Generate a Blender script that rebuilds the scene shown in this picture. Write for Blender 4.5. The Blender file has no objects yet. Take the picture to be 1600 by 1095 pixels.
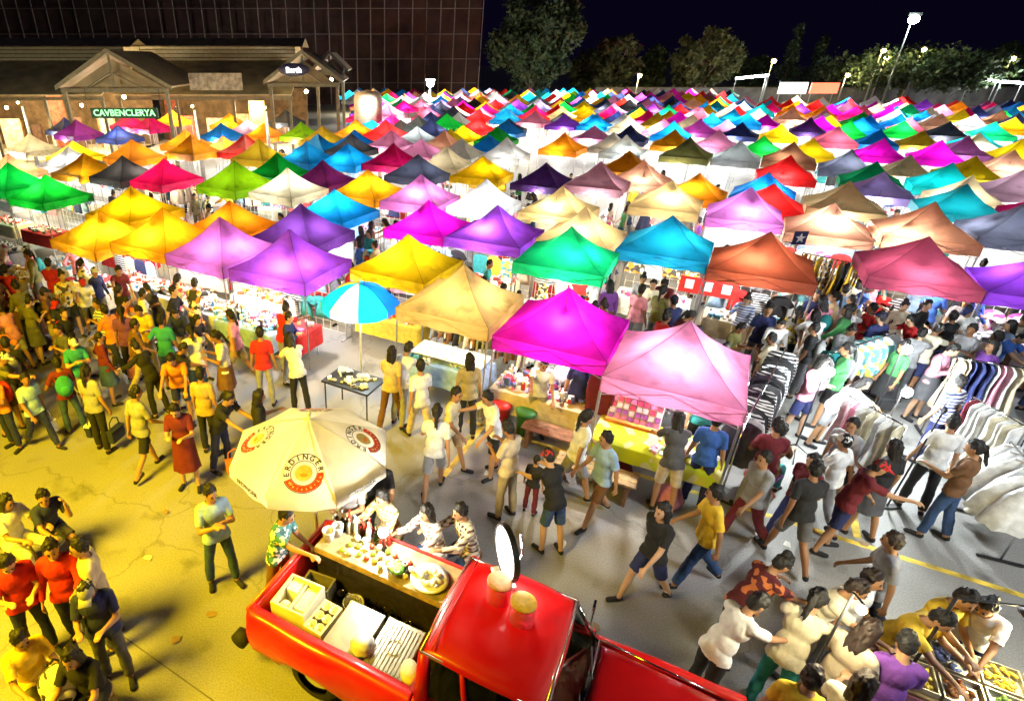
import bpy, bmesh, math, random
import numpy as np
from mathutils import Vector, Matrix, noise
R = math.radians
rnd = random.Random(7)
scene = bpy.context.scene
# ------------------------------------------------------------------ camera
CAM_H, FPX, CX, CY, PITCH = 6.3, 895.4, 600.0, 547.5, R(27.064)
cam_d = bpy.data.cameras.new('camera')
cam = bpy.data.objects.new('camera', cam_d); scene.collection.objects.link(cam)
cam.location = (0, 0, CAM_H); cam.rotation_euler = (R(90) - PITCH, 0, 0)
cam_d.sensor_width = 36.0; cam_d.lens = FPX / 1600 * 36.0
cam_d.shift_x = (800 - CX) / 1600; cam_d.clip_end = 2000; cam_d.clip_start = 0.05
scene.camera = cam
# ------------------------------------------------------------------ sky, exposure
world = bpy.data.worlds.new('World'); scene.world = world; world.use_nodes = True
wn = world.node_tree.nodes; wl = world.node_tree.links
sky_node = wn.new('ShaderNodeTexSky'); sky_node.sky_type = 'NISHITA'; sky_node.sun_disc = False
sky_node.sun_elevation = R(-3.0); sky_node.sun_rotation = R(200); sky_node.altitude = 0
glow_add = wn.new('ShaderNodeMixRGB'); glow_add.blend_type = 'ADD'; glow_add.inputs[0].default_value = 1.0
glow_add.inputs[2].default_value = (0.016, 0.010, 0.060, 1)      # city night air
wl.new(sky_node.outputs[0], glow_add.inputs[1]); wl.new(glow_add.outputs[0], wn['Background'].inputs[0]); wn['Background'].inputs[1].default_value = 0.05
scene.view_settings.view_transform = 'Standard'; scene.view_settings.look = 'None'
scene.view_settings.exposure = 1.15; scene.view_settings.gamma = 1.0
scene.cycles.use_denoising = True
scene.cycles.use_light_tree = True
scene.cycles.use_adaptive_sampling = True; scene.cycles.adaptive_threshold = 0.03
scene.cycles.max_bounces = 6; scene.cycles.diffuse_bounces = 3; scene.cycles.glossy_bounces = 3
scene.cycles.transmission_bounces = 6; scene.cycles.transparent_max_bounces = 8
scene.cycles.sample_clamp_indirect = 4.0
scene.cycles.caustics_reflective = False; scene.cycles.caustics_refractive = False
SODIUM_W, TENT_W = 7600.0, 88.0

# ------------------------------------------------------------------ small helpers
COL = scene.collection
def at(px, py, z=0.0):
    """point of the place seen at a photo pixel, at a known height"""
    x = (px - CX) / FPX; y = -(py - CY) / FPX
    d = Vector((x, math.cos(PITCH) + y * math.sin(PITCH), -math.sin(PITCH) + y * math.cos(PITCH)))
    t = (z - CAM_H) / d.z
    return Vector((d.x * t, d.y * t, z))
def at_depth(px, py, Y):
    x = (px - CX) / FPX; y = -(py - CY) / FPX
    d = Vector((x, math.cos(PITCH) + y * math.sin(PITCH), -math.sin(PITCH) + y * math.cos(PITCH)))
    t = Y / d.y
    return Vector((d.x * t, Y, CAM_H + d.z * t))
def tag(o, label=None, cat=None, group=None, kind=None):
    if label: o['label'] = label
    if cat: o['category'] = cat
    if group: o['group'] = group
    if kind: o['kind'] = kind
    return o
def empty(name, loc=(0, 0, 0), rz=0.0):
    o = bpy.data.objects.new(name, None); COL.objects.link(o)
    o.location = loc; o.rotation_euler = (0, 0, rz); o.empty_display_size = 0.1
    return o
def link(name, mesh, m=None, parent=None, loc=None, rot=None, sc=None):
    o = bpy.data.objects.new(name, mesh); COL.objects.link(o)
    if m is not None:
        if len(mesh.materials) == 0: mesh.materials.append(m)
        if mesh.materials[0] is not m:
            o.material_slots[0].link = 'OBJECT'; o.material_slots[0].material = m
    if parent is not None: o.parent = parent
    if loc is not None: o.location = loc
    if rot is not None: o.rotation_euler = rot
    if sc is not None: o.scale = sc if hasattr(sc, '__len__') else (sc, sc, sc)
    return o
class MB:
    """collects simple solids, then becomes ONE mesh"""
    def __init__(s): s.v = []; s.f = []
    def add(s, vs, fs):
        b = len(s.v); s.v += [tuple(p) for p in vs]; s.f += [tuple(i + b for i in q) for q in fs]; return s
    def box(s, c, d, rz=0.0, M=None):
        x, y, z = d[0] / 2, d[1] / 2, d[2] / 2
        vs = [Vector((a * x, b * y, e * z)) for e in (-1, 1) for a, b in ((-1, -1), (1, -1), (1, 1), (-1, 1))]
        m = M if M is not None else Matrix.Rotation(rz, 3, 'Z')
        return s.add([m @ p + Vector(c) for p in vs], [(3, 2, 1, 0), (4, 5, 6, 7), (0, 1, 5, 4), (1, 2, 6, 5), (2, 3, 7, 6), (3, 0, 4, 7)])
    def tube(s, a, b, r, r2=None, n=8, caps=True):
        a = Vector(a); b = Vector(b); r2 = r if r2 is None else r2
        d = (b - a).normalized() if (b - a).length > 1e-9 else Vector((0, 0, 1))
        q = d.to_track_quat('Z', 'Y').to_matrix()
        ring = [q @ Vector((math.cos(2 * math.pi * i / n), math.sin(2 * math.pi * i / n), 0)) for i in range(n)]
        vs = [a + p * r for p in ring] + [b + p * r2 for p in ring]
        fs = [(i, (i + 1) % n, n + (i + 1) % n, n + i) for i in range(n)]
        if caps: fs += [tuple(range(n - 1, -1, -1)), tuple(range(n, 2 * n))]
        return s.add(vs, fs)
    def path(s, pts, r, n=6):
        for a, b in zip(pts[:-1], pts[1:]): s.tube(a, b, r, n=n)
        return s
    def lathe(s, prof, n=16, c=(0, 0, 0), M=None):
        c = Vector(c); vs = []; k = len(prof)
        for i in range(n):
            a = 2 * math.pi * i / n
            for (r, z) in prof:
                p = Vector((r * math.cos(a), r * math.sin(a), z)); vs.append((M @ p if M is not None else p) + c)
        fs = [(i * k + j, ((i + 1) % n) * k + j, ((i + 1) % n) * k + j + 1, i * k + j + 1) for i in range(n) for j in range(k - 1)]
        return s.add(vs, fs)
    def ball(s, c, r, n=10, m=6, M=None):
        rr = r if hasattr(r, '__len__') else (r, r, r)
        vs = []; c = Vector(c)
        for j in range(m + 1):
            t = math.pi * j / m
            for i in range(n):
                a = 2 * math.pi * i / n
                p = Vector((rr[0] * math.sin(t) * math.cos(a), rr[1] * math.sin(t) * math.sin(a), rr[2] * math.cos(t)))
                vs.append((M @ p if M is not None else p) + c)
        fs = [(j * n + i, (j + 1) * n + i, (j + 1) * n + (i + 1) % n, j * n + (i + 1) % n) for j in range(m) for i in range(n)]
        return s.add(vs, fs)
    def prism(s, pts, z0, z1, M=None, c=(0, 0, 0)):
        n = len(pts); c = Vector(c)
        vs = [Vector((p[0], p[1], z0)) for p in pts] + [Vector((p[0], p[1], z1)) for p in pts]
        if M is not None: vs = [M @ p for p in vs]
        fs = [tuple(range(n - 1, -1, -1)), tuple(range(n, 2 * n))] + [(i, (i + 1) % n, n + (i + 1) % n, n + i) for i in range(n)]
        return s.add([p + c for p in vs], fs)
    def mesh(s, name, smooth=False):
        me = bpy.data.meshes.new(name); me.from_pydata(s.v, [], s.f); me.update()
        if smooth: me.polygons.foreach_set('use_smooth', [True] * len(me.polygons))
        return me
    def build(s, name, m, parent=None, smooth=False, **k):
        return link(name, s.mesh(name, smooth), m, parent, **k)
def bevel(o, w, seg=2, ang=35):
    md = o.modifiers.new('bevel', 'BEVEL'); md.width = w; md.segments = seg; md.limit_method = 'ANGLE'; md.angle_limit = R(ang)
    return o

# ------------------------------------------------------------------ materials
MATS = {}
def nodes_of(name):
    m = bpy.data.materials.new(name); m.use_nodes = True
    nt = m.node_tree; return m, nt, nt.nodes['Principled BSDF'], nt.nodes['Material Output']
def noise_mix(nt, c1, c2, scale, detail=3, lo=0.35, hi=0.65, coord='Object'):
    tc = nt.nodes.new('ShaderNodeTexCoord'); nz = nt.nodes.new('ShaderNodeTexNoise')
    nz.inputs['Scale'].default_value = scale; nz.inputs['Detail'].default_value = detail
    nt.links.new(tc.outputs[coord], nz.inputs['Vector'])
    rp = nt.nodes.new('ShaderNodeValToRGB'); nt.links.new(nz.outputs['Fac'], rp.inputs[0])
    rp.color_ramp.elements[0].position = lo; rp.color_ramp.elements[1].position = hi
    rp.color_ramp.elements[0].color = (*c1, 1); rp.color_ramp.elements[1].color = (*c2, 1)
    return rp, nz
def mat(name, c, rough=0.7, metal=0.0, var=0.18, scale=6.0, coat=0.0, bump=0.0, bscale=30.0):
    if name in MATS: return MATS[name]
    m, nt, p, out = nodes_of(name)
    rp, nz = noise_mix(nt, tuple(x * (1 - var) for x in c), tuple(min(1, x * (1 + var)) for x in c), scale)
    nt.links.new(rp.outputs[0], p.inputs['Base Color'])
    p.inputs['Roughness'].default_value = rough; p.inputs['Metallic'].default_value = metal
    p.inputs['Coat Weight'].default_value = coat; p.inputs['Coat Roughness'].default_value = 0.06
    if bump:
        nz2 = nt.nodes.new('ShaderNodeTexNoise'); nz2.inputs['Scale'].default_value = bscale; nz2.inputs['Detail'].default_value = 4
        b = nt.nodes.new('ShaderNodeBump'); b.inputs['Strength'].default_value = bump; b.inputs['Distance'].default_value = 0.02
        nt.links.new(nz2.outputs['Fac'], b.inputs['Height']); nt.links.new(b.outputs[0], p.inputs['Normal'])
    MATS[name] = m; return m
def canvas(name, c, trans=0.40, seams=False):
    """tent cloth: dull on the lit side, lets the lamp under it shine through"""
    key = 'canvas_' + name
    if key in MATS: return MATS[key]
    m, nt, p, out = nodes_of(key)
    rp, nz = noise_mix(nt, tuple(x * 0.74 for x in c), tuple(min(0.95, x * 1.12 + .01) for x in c), 1.6, 7, 0.25, 0.72)
    info = nt.nodes.new('ShaderNodeObjectInfo'); hs = nt.nodes.new('ShaderNodeHueSaturation'); mr = nt.nodes.new('ShaderNodeMapRange')
    mr.inputs['To Min'].default_value = 0.78; mr.inputs['To Max'].default_value = 1.12; nt.links.new(info.outputs['Random'], mr.inputs['Value'])
    nt.links.new(mr.outputs[0], hs.inputs['Value']); nt.links.new(rp.outputs[0], hs.inputs['Color']); rp = hs
    if seams:      # stitched hip seams and a few handling stains
        tc = nt.nodes.new('ShaderNodeTexCoord'); sx = nt.nodes.new('ShaderNodeSeparateXYZ'); nt.links.new(tc.outputs['Object'], sx.inputs[0])
        ab = []
        for k in (0, 1):
            a_ = nt.nodes.new('ShaderNodeMath'); a_.operation = 'ABSOLUTE'; nt.links.new(sx.outputs[k], a_.inputs[0]); ab.append(a_)
        sb = nt.nodes.new('ShaderNodeMath'); sb.operation = 'SUBTRACT'; nt.links.new(ab[0].outputs[0], sb.inputs[0]); nt.links.new(ab[1].outputs[0], sb.inputs[1])
        ac = nt.nodes.new('ShaderNodeMath'); ac.operation = 'ABSOLUTE'; nt.links.new(sb.outputs[0], ac.inputs[0])
        m1 = nt.nodes.new('ShaderNodeMapRange'); m1.inputs['From Min'].default_value = .008; m1.inputs['From Max'].default_value = .016; m1.inputs['To Min'].default_value = .55; nt.links.new(ac.outputs[0], m1.inputs['Value'])
        n5 = nt.nodes.new('ShaderNodeTexNoise'); n5.inputs['Scale'].default_value = 2.6; n5.inputs['Detail'].default_value = 9; n5.noise_dimensions = '4D'; nt.links.new(tc.outputs['Object'], n5.inputs['Vector'])
        mw = nt.nodes.new('ShaderNodeMath'); mw.operation = 'MULTIPLY'; mw.inputs[1].default_value = 37.0; nt.links.new(info.outputs['Random'], mw.inputs[0]); nt.links.new(mw.outputs[0], n5.inputs['W'])
        m2 = nt.nodes.new('ShaderNodeMapRange'); m2.inputs['From Min'].default_value = .30; m2.inputs['From Max'].default_value = .47; m2.inputs['To Min'].default_value = .62; nt.links.new(n5.outputs['Fac'], m2.inputs['Value'])
        mm = nt.nodes.new('ShaderNodeMath'); mm.operation = 'MULTIPLY'; nt.links.new(m1.outputs[0], mm.inputs[0]); nt.links.new(m2.outputs[0], mm.inputs[1])
        mx_ = nt.nodes.new('ShaderNodeMix'); mx_.data_type = 'RGBA'; mx_.blend_type = 'MULTIPLY'; mx_.inputs[0].default_value = 1.0; nt.links.new(hs.outputs[0], mx_.inputs[6]); nt.links.new(mm.outputs[0], mx_.inputs[7])
        class _O: outputs = [mx_.outputs[2]]
        rp = _O
    nt.links.new(rp.outputs[0], p.inputs['Base Color']); p.inputs['Roughness'].default_value = 0.6
    tr = nt.nodes.new('ShaderNodeBsdfTranslucent'); nt.links.new(rp.outputs[0], tr.inputs['Color'])
    mx = nt.nodes.new('ShaderNodeMixShader'); mx.inputs[0].default_value = trans
    nt.links.new(p.outputs[0], mx.inputs[1]); nt.links.new(tr.outputs[0], mx.inputs[2])
    nt.links.new(mx.outputs[0], out.inputs['Surface'])
    nz2 = nt.nodes.new('ShaderNodeTexNoise'); nz2.inputs['Scale'].default_value = 3.0; nz2.inputs['Detail'].default_value = 4
    b = nt.nodes.new('ShaderNodeBump'); b.inputs['Strength'].default_value = 0.6; b.inputs['Distance'].default_value = 0.06
    nt.links.new(nz2.outputs['Fac'], b.inputs['Height']); nt.links.new(b.outputs[0], p.inputs['Normal']); nt.links.new(b.outputs[0], tr.inputs['Normal'])
    MATS[key] = m; return m
def glow(name, c, s):
    if name in MATS: return MATS[name]
    m, nt, p, out = nodes_of(name)
    p.inputs['Base Color'].default_value = (0.8, 0.8, 0.8, 1)
    p.inputs['Emission Color'].default_value = (*c, 1); p.inputs['Emission Strength'].default_value = s
    m.cycles.emission_sampling = 'NONE'
    MATS[name] = m; return m
def glass(name, c, rough=0.03, alpha=None):
    if name in MATS: return MATS[name]
    m, nt, p, out = nodes_of(name)
    p.inputs['Base Color'].default_value = (*c, 1); p.inputs['Roughness'].default_value = rough
    p.inputs['Transmission Weight'].default_value = 1.0; p.inputs['IOR'].default_value = 1.3
    MATS[name] = m; return m
def plaid(name, c1, c2, k=24.0):
    if name in MATS: return MATS[name]
    m, nt, p, out = nodes_of(name); tc = nt.nodes.new('ShaderNodeTexCoord')
    vals = []
    for ax in ('X', 'Z'):
        w = nt.nodes.new('ShaderNodeTexWave'); w.bands_direction = ax; w.inputs['Scale'].default_value = k / 6.28; w.inputs['Distortion'].default_value = 0.0
        nt.links.new(tc.outputs['Object'], w.inputs['Vector'])
        r_ = nt.nodes.new('ShaderNodeValToRGB'); r_.color_ramp.elements[0].position = 0.45; r_.color_ramp.elements[1].position = 0.6
        nt.links.new(w.outputs['Fac'], r_.inputs[0]); vals.append(r_)
    ad = nt.nodes.new('ShaderNodeMath'); ad.operation = 'MULTIPLY_ADD'; ad.inputs[1].default_value = 0.5
    nt.links.new(vals[0].outputs[0], ad.inputs[0])
    h = nt.nodes.new('ShaderNodeMath'); h.operation = 'MULTIPLY'; h.inputs[1].default_value = 0.5
    nt.links.new(vals[1].outputs[0], h.inputs[0]); nt.links.new(h.outputs[0], ad.inputs[2])
    mx = nt.nodes.new('ShaderNodeMix'); mx.data_type = 'RGBA'
    mx.inputs[6].default_value = (*c1, 1); mx.inputs[7].default_value = (*c2, 1)
    nt.links.new(ad.outputs[0], mx.inputs[0]); nt.links.new(mx.outputs[2], p.inputs['Base Color'])
    p.inputs['Roughness'].default_value = 0.85
    MATS[name] = m; return m
def stripes(name, c1, c2, k=40.0, ax='Z'):
    if name in MATS: return MATS[name]
    m, nt, p, out = nodes_of(name); tc = nt.nodes.new('ShaderNodeTexCoord')
    w = nt.nodes.new('ShaderNodeTexWave'); w.bands_direction = ax; w.inputs['Scale'].default_value = k / 6.28
    nt.links.new(tc.outputs['Object'], w.inputs['Vector'])
    r_ = nt.nodes.new('ShaderNodeValToRGB'); r_.color_ramp.elements[0].position = 0.46; r_.color_ramp.elements[1].position = 0.54
    r_.color_ramp.elements[0].color = (*c1, 1); r_.color_ramp.elements[1].color = (*c2, 1)
    nt.links.new(w.outputs['Fac'], r_.inputs[0]); nt.links.new(r_.outputs[0], p.inputs['Base Color'])
    p.inputs['Roughness'].default_value = 0.85
    MATS[name] = m; return m
def prints(name, c1, c2, c3, k=9.0):
    """cloth with a printed blotchy pattern of three colours"""
    if name in MATS: return MATS[name]
    m, nt, p, out = nodes_of(name); tc = nt.nodes.new('ShaderNodeTexCoord')
    v = nt.nodes.new('ShaderNodeTexVoronoi'); v.inputs['Scale'].default_value = k
    nt.links.new(tc.outputs['Object'], v.inputs['Vector'])
    sp = nt.nodes.new('ShaderNodeSeparateColor'); nt.links.new(v.outputs['Color'], sp.inputs[0])
    r_ = nt.nodes.new('ShaderNodeValToRGB'); r_.color_ramp.interpolation = 'CONSTANT'
    r_.color_ramp.elements[0].color = (*c1, 1); r_.color_ramp.elements[1].position = 0.5; r_.color_ramp.elements[1].color = (*c2, 1)
    e = r_.color_ramp.elements.new(0.78); e.color = (*c3, 1)
    nt.links.new(sp.outputs[0], r_.inputs[0]); nt.links.new(r_.outputs[0], p.inputs['Base Color'])
    p.inputs['Roughness'].default_value = 0.85
    MATS[name] = m; return m

STEEL = mat('galvanised_steel', (0.45, 0.45, 0.45), 0.4, 0.9)
BLACK = mat('black_metal', (0.015, 0.015, 0.016), 0.45)
WOOD = mat('brown_wood', (0.20, 0.09, 0.035), 0.6, scale=12, var=0.35)
PALEWOOD = mat('pale_wood', (0.42, 0.28, 0.10), 0.6, scale=12, var=0.3)
WHITE = mat('white_plastic', (0.78, 0.78, 0.76), 0.5, var=0.05)
CHROME = mat('chrome', (0.75, 0.75, 0.76), 0.12, 1.0, var=0.05)
RUBBER = mat('black_rubber', (0.012, 0.012, 0.012), 0.8)

CLOTH = {  # plain dyed cloth for clothes
 'white': (0.78, 0.78, 0.76), 'cream': (0.72, 0.66, 0.48), 'grey': (0.30, 0.30, 0.31), 'dark grey': (0.09, 0.09, 0.10), 'black': (0.014, 0.014, 0.016),
 'navy': (0.018, 0.025, 0.10), 'blue': (0.04, 0.13, 0.48), 'light blue': (0.30, 0.46, 0.68), 'teal': (0.03, 0.28, 0.28), 'green': (0.05, 0.24, 0.07),
 'olive': (0.16, 0.15, 0.04), 'yellow': (0.78, 0.52, 0.04), 'orange': (0.75, 0.22, 0.02), 'red': (0.55, 0.02, 0.02), 'maroon': (0.14, 0.012, 0.02),
 'pink': (0.78, 0.30, 0.40), 'purple': (0.17, 0.05, 0.30), 'brown': (0.16, 0.075, 0.03), 'tan': (0.48, 0.32, 0.16), 'khaki': (0.36, 0.29, 0.16),
 'denim': (0.035, 0.075, 0.18), 'beige': (0.58, 0.48, 0.33)}
def cloth(c): return mat('cloth_' + c.replace(' ', '_'), CLOTH[c], 0.88, var=0.15, scale=9, bump=0.25, bscale=14)
SKINS = [mat('skin_%s' % n, c, 0.55, var=0.06) for n, c in (('tan', (0.42, 0.22, 0.11)), ('light', (0.55, 0.33, 0.20)), ('brown', (0.30, 0.14, 0.065)))]
HAIRM = {'black': mat('hair_black', (0.010, 0.008, 0.007), 0.62, var=0.4, scale=40), 'brown': mat('hair_brown', (0.022, 0.011, 0.006), 0.62, var=0.4, scale=40)}
EYEM = mat('eye_dark', (0.012, 0.008, 0.006), 0.15); LIPM = mat('lip', (0.30, 0.09, 0.07), 0.5)

# ------------------------------------------------------------------ people
POSES = {
 # lean, head pitch, head yaw, arms L/R (forward, out, elbow, inward), legs L/R (forward, out, knee)
 'stand':   dict(lean=2,  hp=8,  hy=10, la=(4, 10, 14, 0), ra=(-3, 10, 18, 0), ll=(3, 5, 4), rl=(-4, 6, 3)),
 'walk':    dict(lean=5,  hp=5,  hy=0,  la=(28, 8, 25, 0), ra=(-26, 9, 12, 0), ll=(-20, 3, 14), rl=(24, 3, 8)),
 'stride':  dict(lean=4,  hp=10, hy=-15, la=(-18, 9, 12, 0), ra=(14, 10, 40, 10), ll=(22, 3, 6), rl=(-18, 4, 20)),
 'phone':   dict(lean=3,  hp=30, hy=0,  la=(14, 8, 92, 30), ra=(16, 8, 98, 28), ll=(2, 5, 3), rl=(-3, 6, 5)),
 'crossed': dict(lean=1,  hp=12, hy=12, la=(22, 12, 96, 62), ra=(26, 12, 88, 58), ll=(6, 8, 5), rl=(-6, 9, 3)),
 'browse':  dict(lean=27, hp=25, hy=-8, la=(48, 8, 22, 8), ra=(58, 8, 14, 4), ll=(4, 5, 10), rl=(-8, 5, 6)),
 'reach':   dict(lean=14, hp=20, hy=6,  la=(10, 10, 30, 5), ra=(72, 8, 16, 6), ll=(8, 5, 8), rl=(-10, 5, 5)),
 'hip':     dict(lean=0,  hp=6,  hy=-20, la=(-14, 38, 95, 60), ra=(6, 9, 20, 0), ll=(6, 6, 6), rl=(-2, 9, 2)),
 'sit':     dict(lean=10, hp=14, hy=6,  la=(34, 9, 52, 16), ra=(32, 9, 58, 18), ll=(84, 9, 86), rl=(80, 8, 78)),
 'sitbar':  dict(lean=16, hp=12, hy=0,  la=(52, 14, 46, 24), ra=(50, 14, 52, 24), ll=(66, 10, 84), rl=(70, 9, 92)),
 'sitface': dict(lean=26, hp=8,  hy=-25, la=(50, 6, 118, 16), ra=(38, 10, 44, 14), ll=(70, 9, 48), rl=(66, 7, 40)),
 'squat':   dict(lean=32, hp=4,  hy=10, la=(58, 10, 40, 10), ra=(62, 10, 44, 12), ll=(98, 16, 128), rl=(92, 15, 130)),
 'carry':   dict(lean=-2, hp=16, hy=8,  la=(30, 9, 72, 12), ra=(-2, 12, 16, 0), ll=(8, 4, 6), rl=(-8, 5, 8)),
}
def fk(P):
    J = {}; B = []   # bones: (name, a, b, ra, rb)
    L = R(P['lean'])
    def tor(x, y, z):  # torso frame (y forward) -> figure frame (forward = -Y)
        return Vector((x, -(y * math.cos(L) + z * math.sin(L)), z * math.cos(L) - y * math.sin(L)))
    def limb(root, fwd, out, s):
        a, o = R(fwd), R(out)
        return Vector((s * math.sin(o), -math.sin(a) * math.cos(o), -math.cos(a) * math.cos(o)))
    pel = Vector((0, 0, 0))
    def ell(name, c, r, rot): B.append((name, c, None, r, rot))
    TM = Matrix(((1, 0, 0), (0, math.cos(-L), math.sin(-L)), (0, -math.sin(-L), math.cos(-L))))
    TM = Matrix.Rotation(L, 3, 'X')
    half = Matrix.Rotation(L * 0.4, 3, 'X')
    ell('pelvis', Vector((0, 0.005, 0.0)), (0.152, 0.102, 0.12), half)
    ell('torso', tor(0, -0.005, 0.13), (0.152, 0.108, 0.17), TM)
    ell('torso', tor(0, 0.0, 0.36), (0.172, 0.115, 0.17), TM)
    B.append(('torso', tor(-0.135, -0.01, 0.455), tor(0.135, -0.01, 0.455), 0.057, 0.057))
    nb = tor(0, -0.005, 0.47); hp = R(P['hp']) + L * 0.35
    hd = Vector((0, -math.sin(hp), math.cos(hp)))
    nt = nb + Vector((0, -math.sin(hp * 0.6 + L * .3), math.cos(hp * 0.6 + L * .3))) * 0.115
    B.append(('neck', nb, nt, 0.058, 0.052))
    HM = Matrix.Rotation(R(P['hy']), 3, 'Z') @ Matrix.Rotation(hp, 3, 'X')
    hc = nt + HM @ Vector((0, -0.018, 0.085))
    ell('head', hc, (0.074, 0.094, 0.112), HM)
    ell('head', hc + HM @ Vector((0, -0.026, -0.058)), (0.056, 0.064, 0.062), HM)
    B.append(('head', hc + HM @ Vector((0, -0.088, 0.006)), hc + HM @ Vector((0, -0.108, -0.028)), 0.010, 0.015))
    for s in (-1, 1): ell('head', hc + HM @ Vector((s * 0.077, 0.008, -0.008)), (0.013, 0.024, 0.034), HM)
    J['head'] = (hc, HM)
    for s, A in ((1, P['la']), (-1, P['ra'])):
        sh = tor(s * 0.172, -0.01, 0.448)
        d1 = limb(sh, A[0] + 0.55 * P['lean'] * (1 if A[0] < 40 else 0), A[1], s); el = sh + d1 * 0.285
        ax = Vector((1, 0, 0)); d2 = Matrix.Rotation(-R(A[2]), 3, 'X') @ d1
        inw = R(A[3]); d2 = Vector((d2.x - s * math.sin(inw) * 0.95, d2.y * math.cos(inw), d2.z * math.cos(inw) ** 0.3)).normalized()
        wr = el + d2 * 0.25
        B.append(('uparm', sh, el, 0.050, 0.040)); B.append(('forearm', el, wr, 0.041, 0.027))
        lat = d2.cross(Vector((0, 0, 1)) if abs(d2.z) < .8 else Vector((0, 1, 0))).normalized(); nrm = lat.cross(d2).normalized()
        if nrm.z > 0 and abs(d2.z) < .8: nrm = -nrm
        elif abs(d2.z) >= .8:
            lat = Vector((0, -1, 0)); lat = (lat - d2 * lat.dot(d2)).normalized(); nrm = Vector((-s, 0, 0)); nrm = (nrm - d2 * nrm.dot(d2)).normalized()
        for k in (-1, 0, 1): B.append(('hand', wr + d2 * 0.012 + lat * 0.018 * k, wr + d2 * 0.078 + lat * 0.026 * k, 0.014, 0.0145))
        for k, ln in ((-1.5, .062), (-.5, .078), (.5, .082), (1.5, .070)):
            q0 = wr + d2 * 0.085 + lat * 0.0225 * k; q1 = q0 + (d2 * .9 + nrm * .42).normalized() * ln * .55; q2 = q1 + (d2 * .45 + nrm * .9).normalized() * ln * .5
            B.append(('hand', q0, q1, 0.0102, 0.0098)); B.append(('hand', q1, q2, 0.0098, 0.009))
        tb = wr + d2 * 0.025 + lat * 0.026 ; t1 = tb + (d2 * .6 + lat * .75 + nrm * .3).normalized() * .042; t2 = t1 + (d2 * .9 + nrm * .5).normalized() * .032
        B.append(('hand', tb, t1, 0.0135, 0.0115)); B.append(('hand', t1, t2, 0.0115, 0.0098))
        J['hand%d' % s] = wr + d2 * 0.09; J['shoulder%d' % s] = sh
    low = 0
    for s, A in ((1, P['ll']), (-1, P['rl'])):
        h = Vector((s * 0.088, 0.0, -0.035)); d1 = limb(h, A[0], A[1], s); kn = h + d1 * 0.415
        d2 = limb(kn, A[0] - A[2], A[1] * 0.3, s); an = kn + d2 * 0.405
        B.append(('thigh', h, kn, 0.083, 0.055)); B.append(('shin', kn, kn + d2 * .15 + Vector((0, .008, 0)), 0.053, 0.055)); B.append(('shin', kn + d2 * .15 + Vector((0, .008, 0)), an, 0.055, 0.036))
        tilt = max(-35, min(10, A[0] - A[2])) if A[2] > 12 and A[0] < 30 else 0
        fd = Matrix.Rotation(R(-tilt) * -1, 3, 'X') @ Vector((s * 0.18, -1, 0)).normalized(); fd.normalize()
        he = an + Vector((0, .025, -.045)); B.append(('foot', an, he, .034, .034)); B.append(('foot', he, he + fd * .19 + Vector((0, 0, -.006)), .036, .029))
        B.append(('foot', he + fd * .12, he + fd * .185 + Vector((s * .016, 0, -.006)), .034, .027))
        low = min(low, he.z - .036, (he + fd * .19).z - .036)
    return J, B, -low
def remesh(mb, voxel, dec=None, smooth=3):
    me = mb.mesh('tmp'); o = bpy.data.objects.new('tmp', me); COL.objects.link(o)
    md = o.modifiers.new('r', 'REMESH'); md.mode = 'VOXEL'; md.voxel_size = voxel
    dg = bpy.context.evaluated_depsgraph_get(); out = bpy.data.meshes.new_from_object(o.evaluated_get(dg))
    bpy.data.objects.remove(o); bpy.data.meshes.remove(me)
    if smooth:
        bm = bmesh.new(); bm.from_mesh(out)
        for _ in range(smooth): bmesh.ops.smooth_vert(bm, verts=bm.verts, factor=0.5, use_axis_x=True, use_axis_y=True, use_axis_z=True)
        bm.to_mesh(out); bm.free()
    return decimate(out, dec) if dec else out
def decimate(me, ratio):
    o = bpy.data.objects.new('tmp', me); COL.objects.link(o)
    md = o.modifiers.new('d', 'DECIMATE'); md.ratio = ratio
    dg = bpy.context.evaluated_depsgraph_get(); out = bpy.data.meshes.new_from_object(o.evaluated_get(dg))
    bpy.data.objects.remove(o)
    out.polygons.foreach_set('use_smooth', [True] * len(out.polygons)); return out
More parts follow.
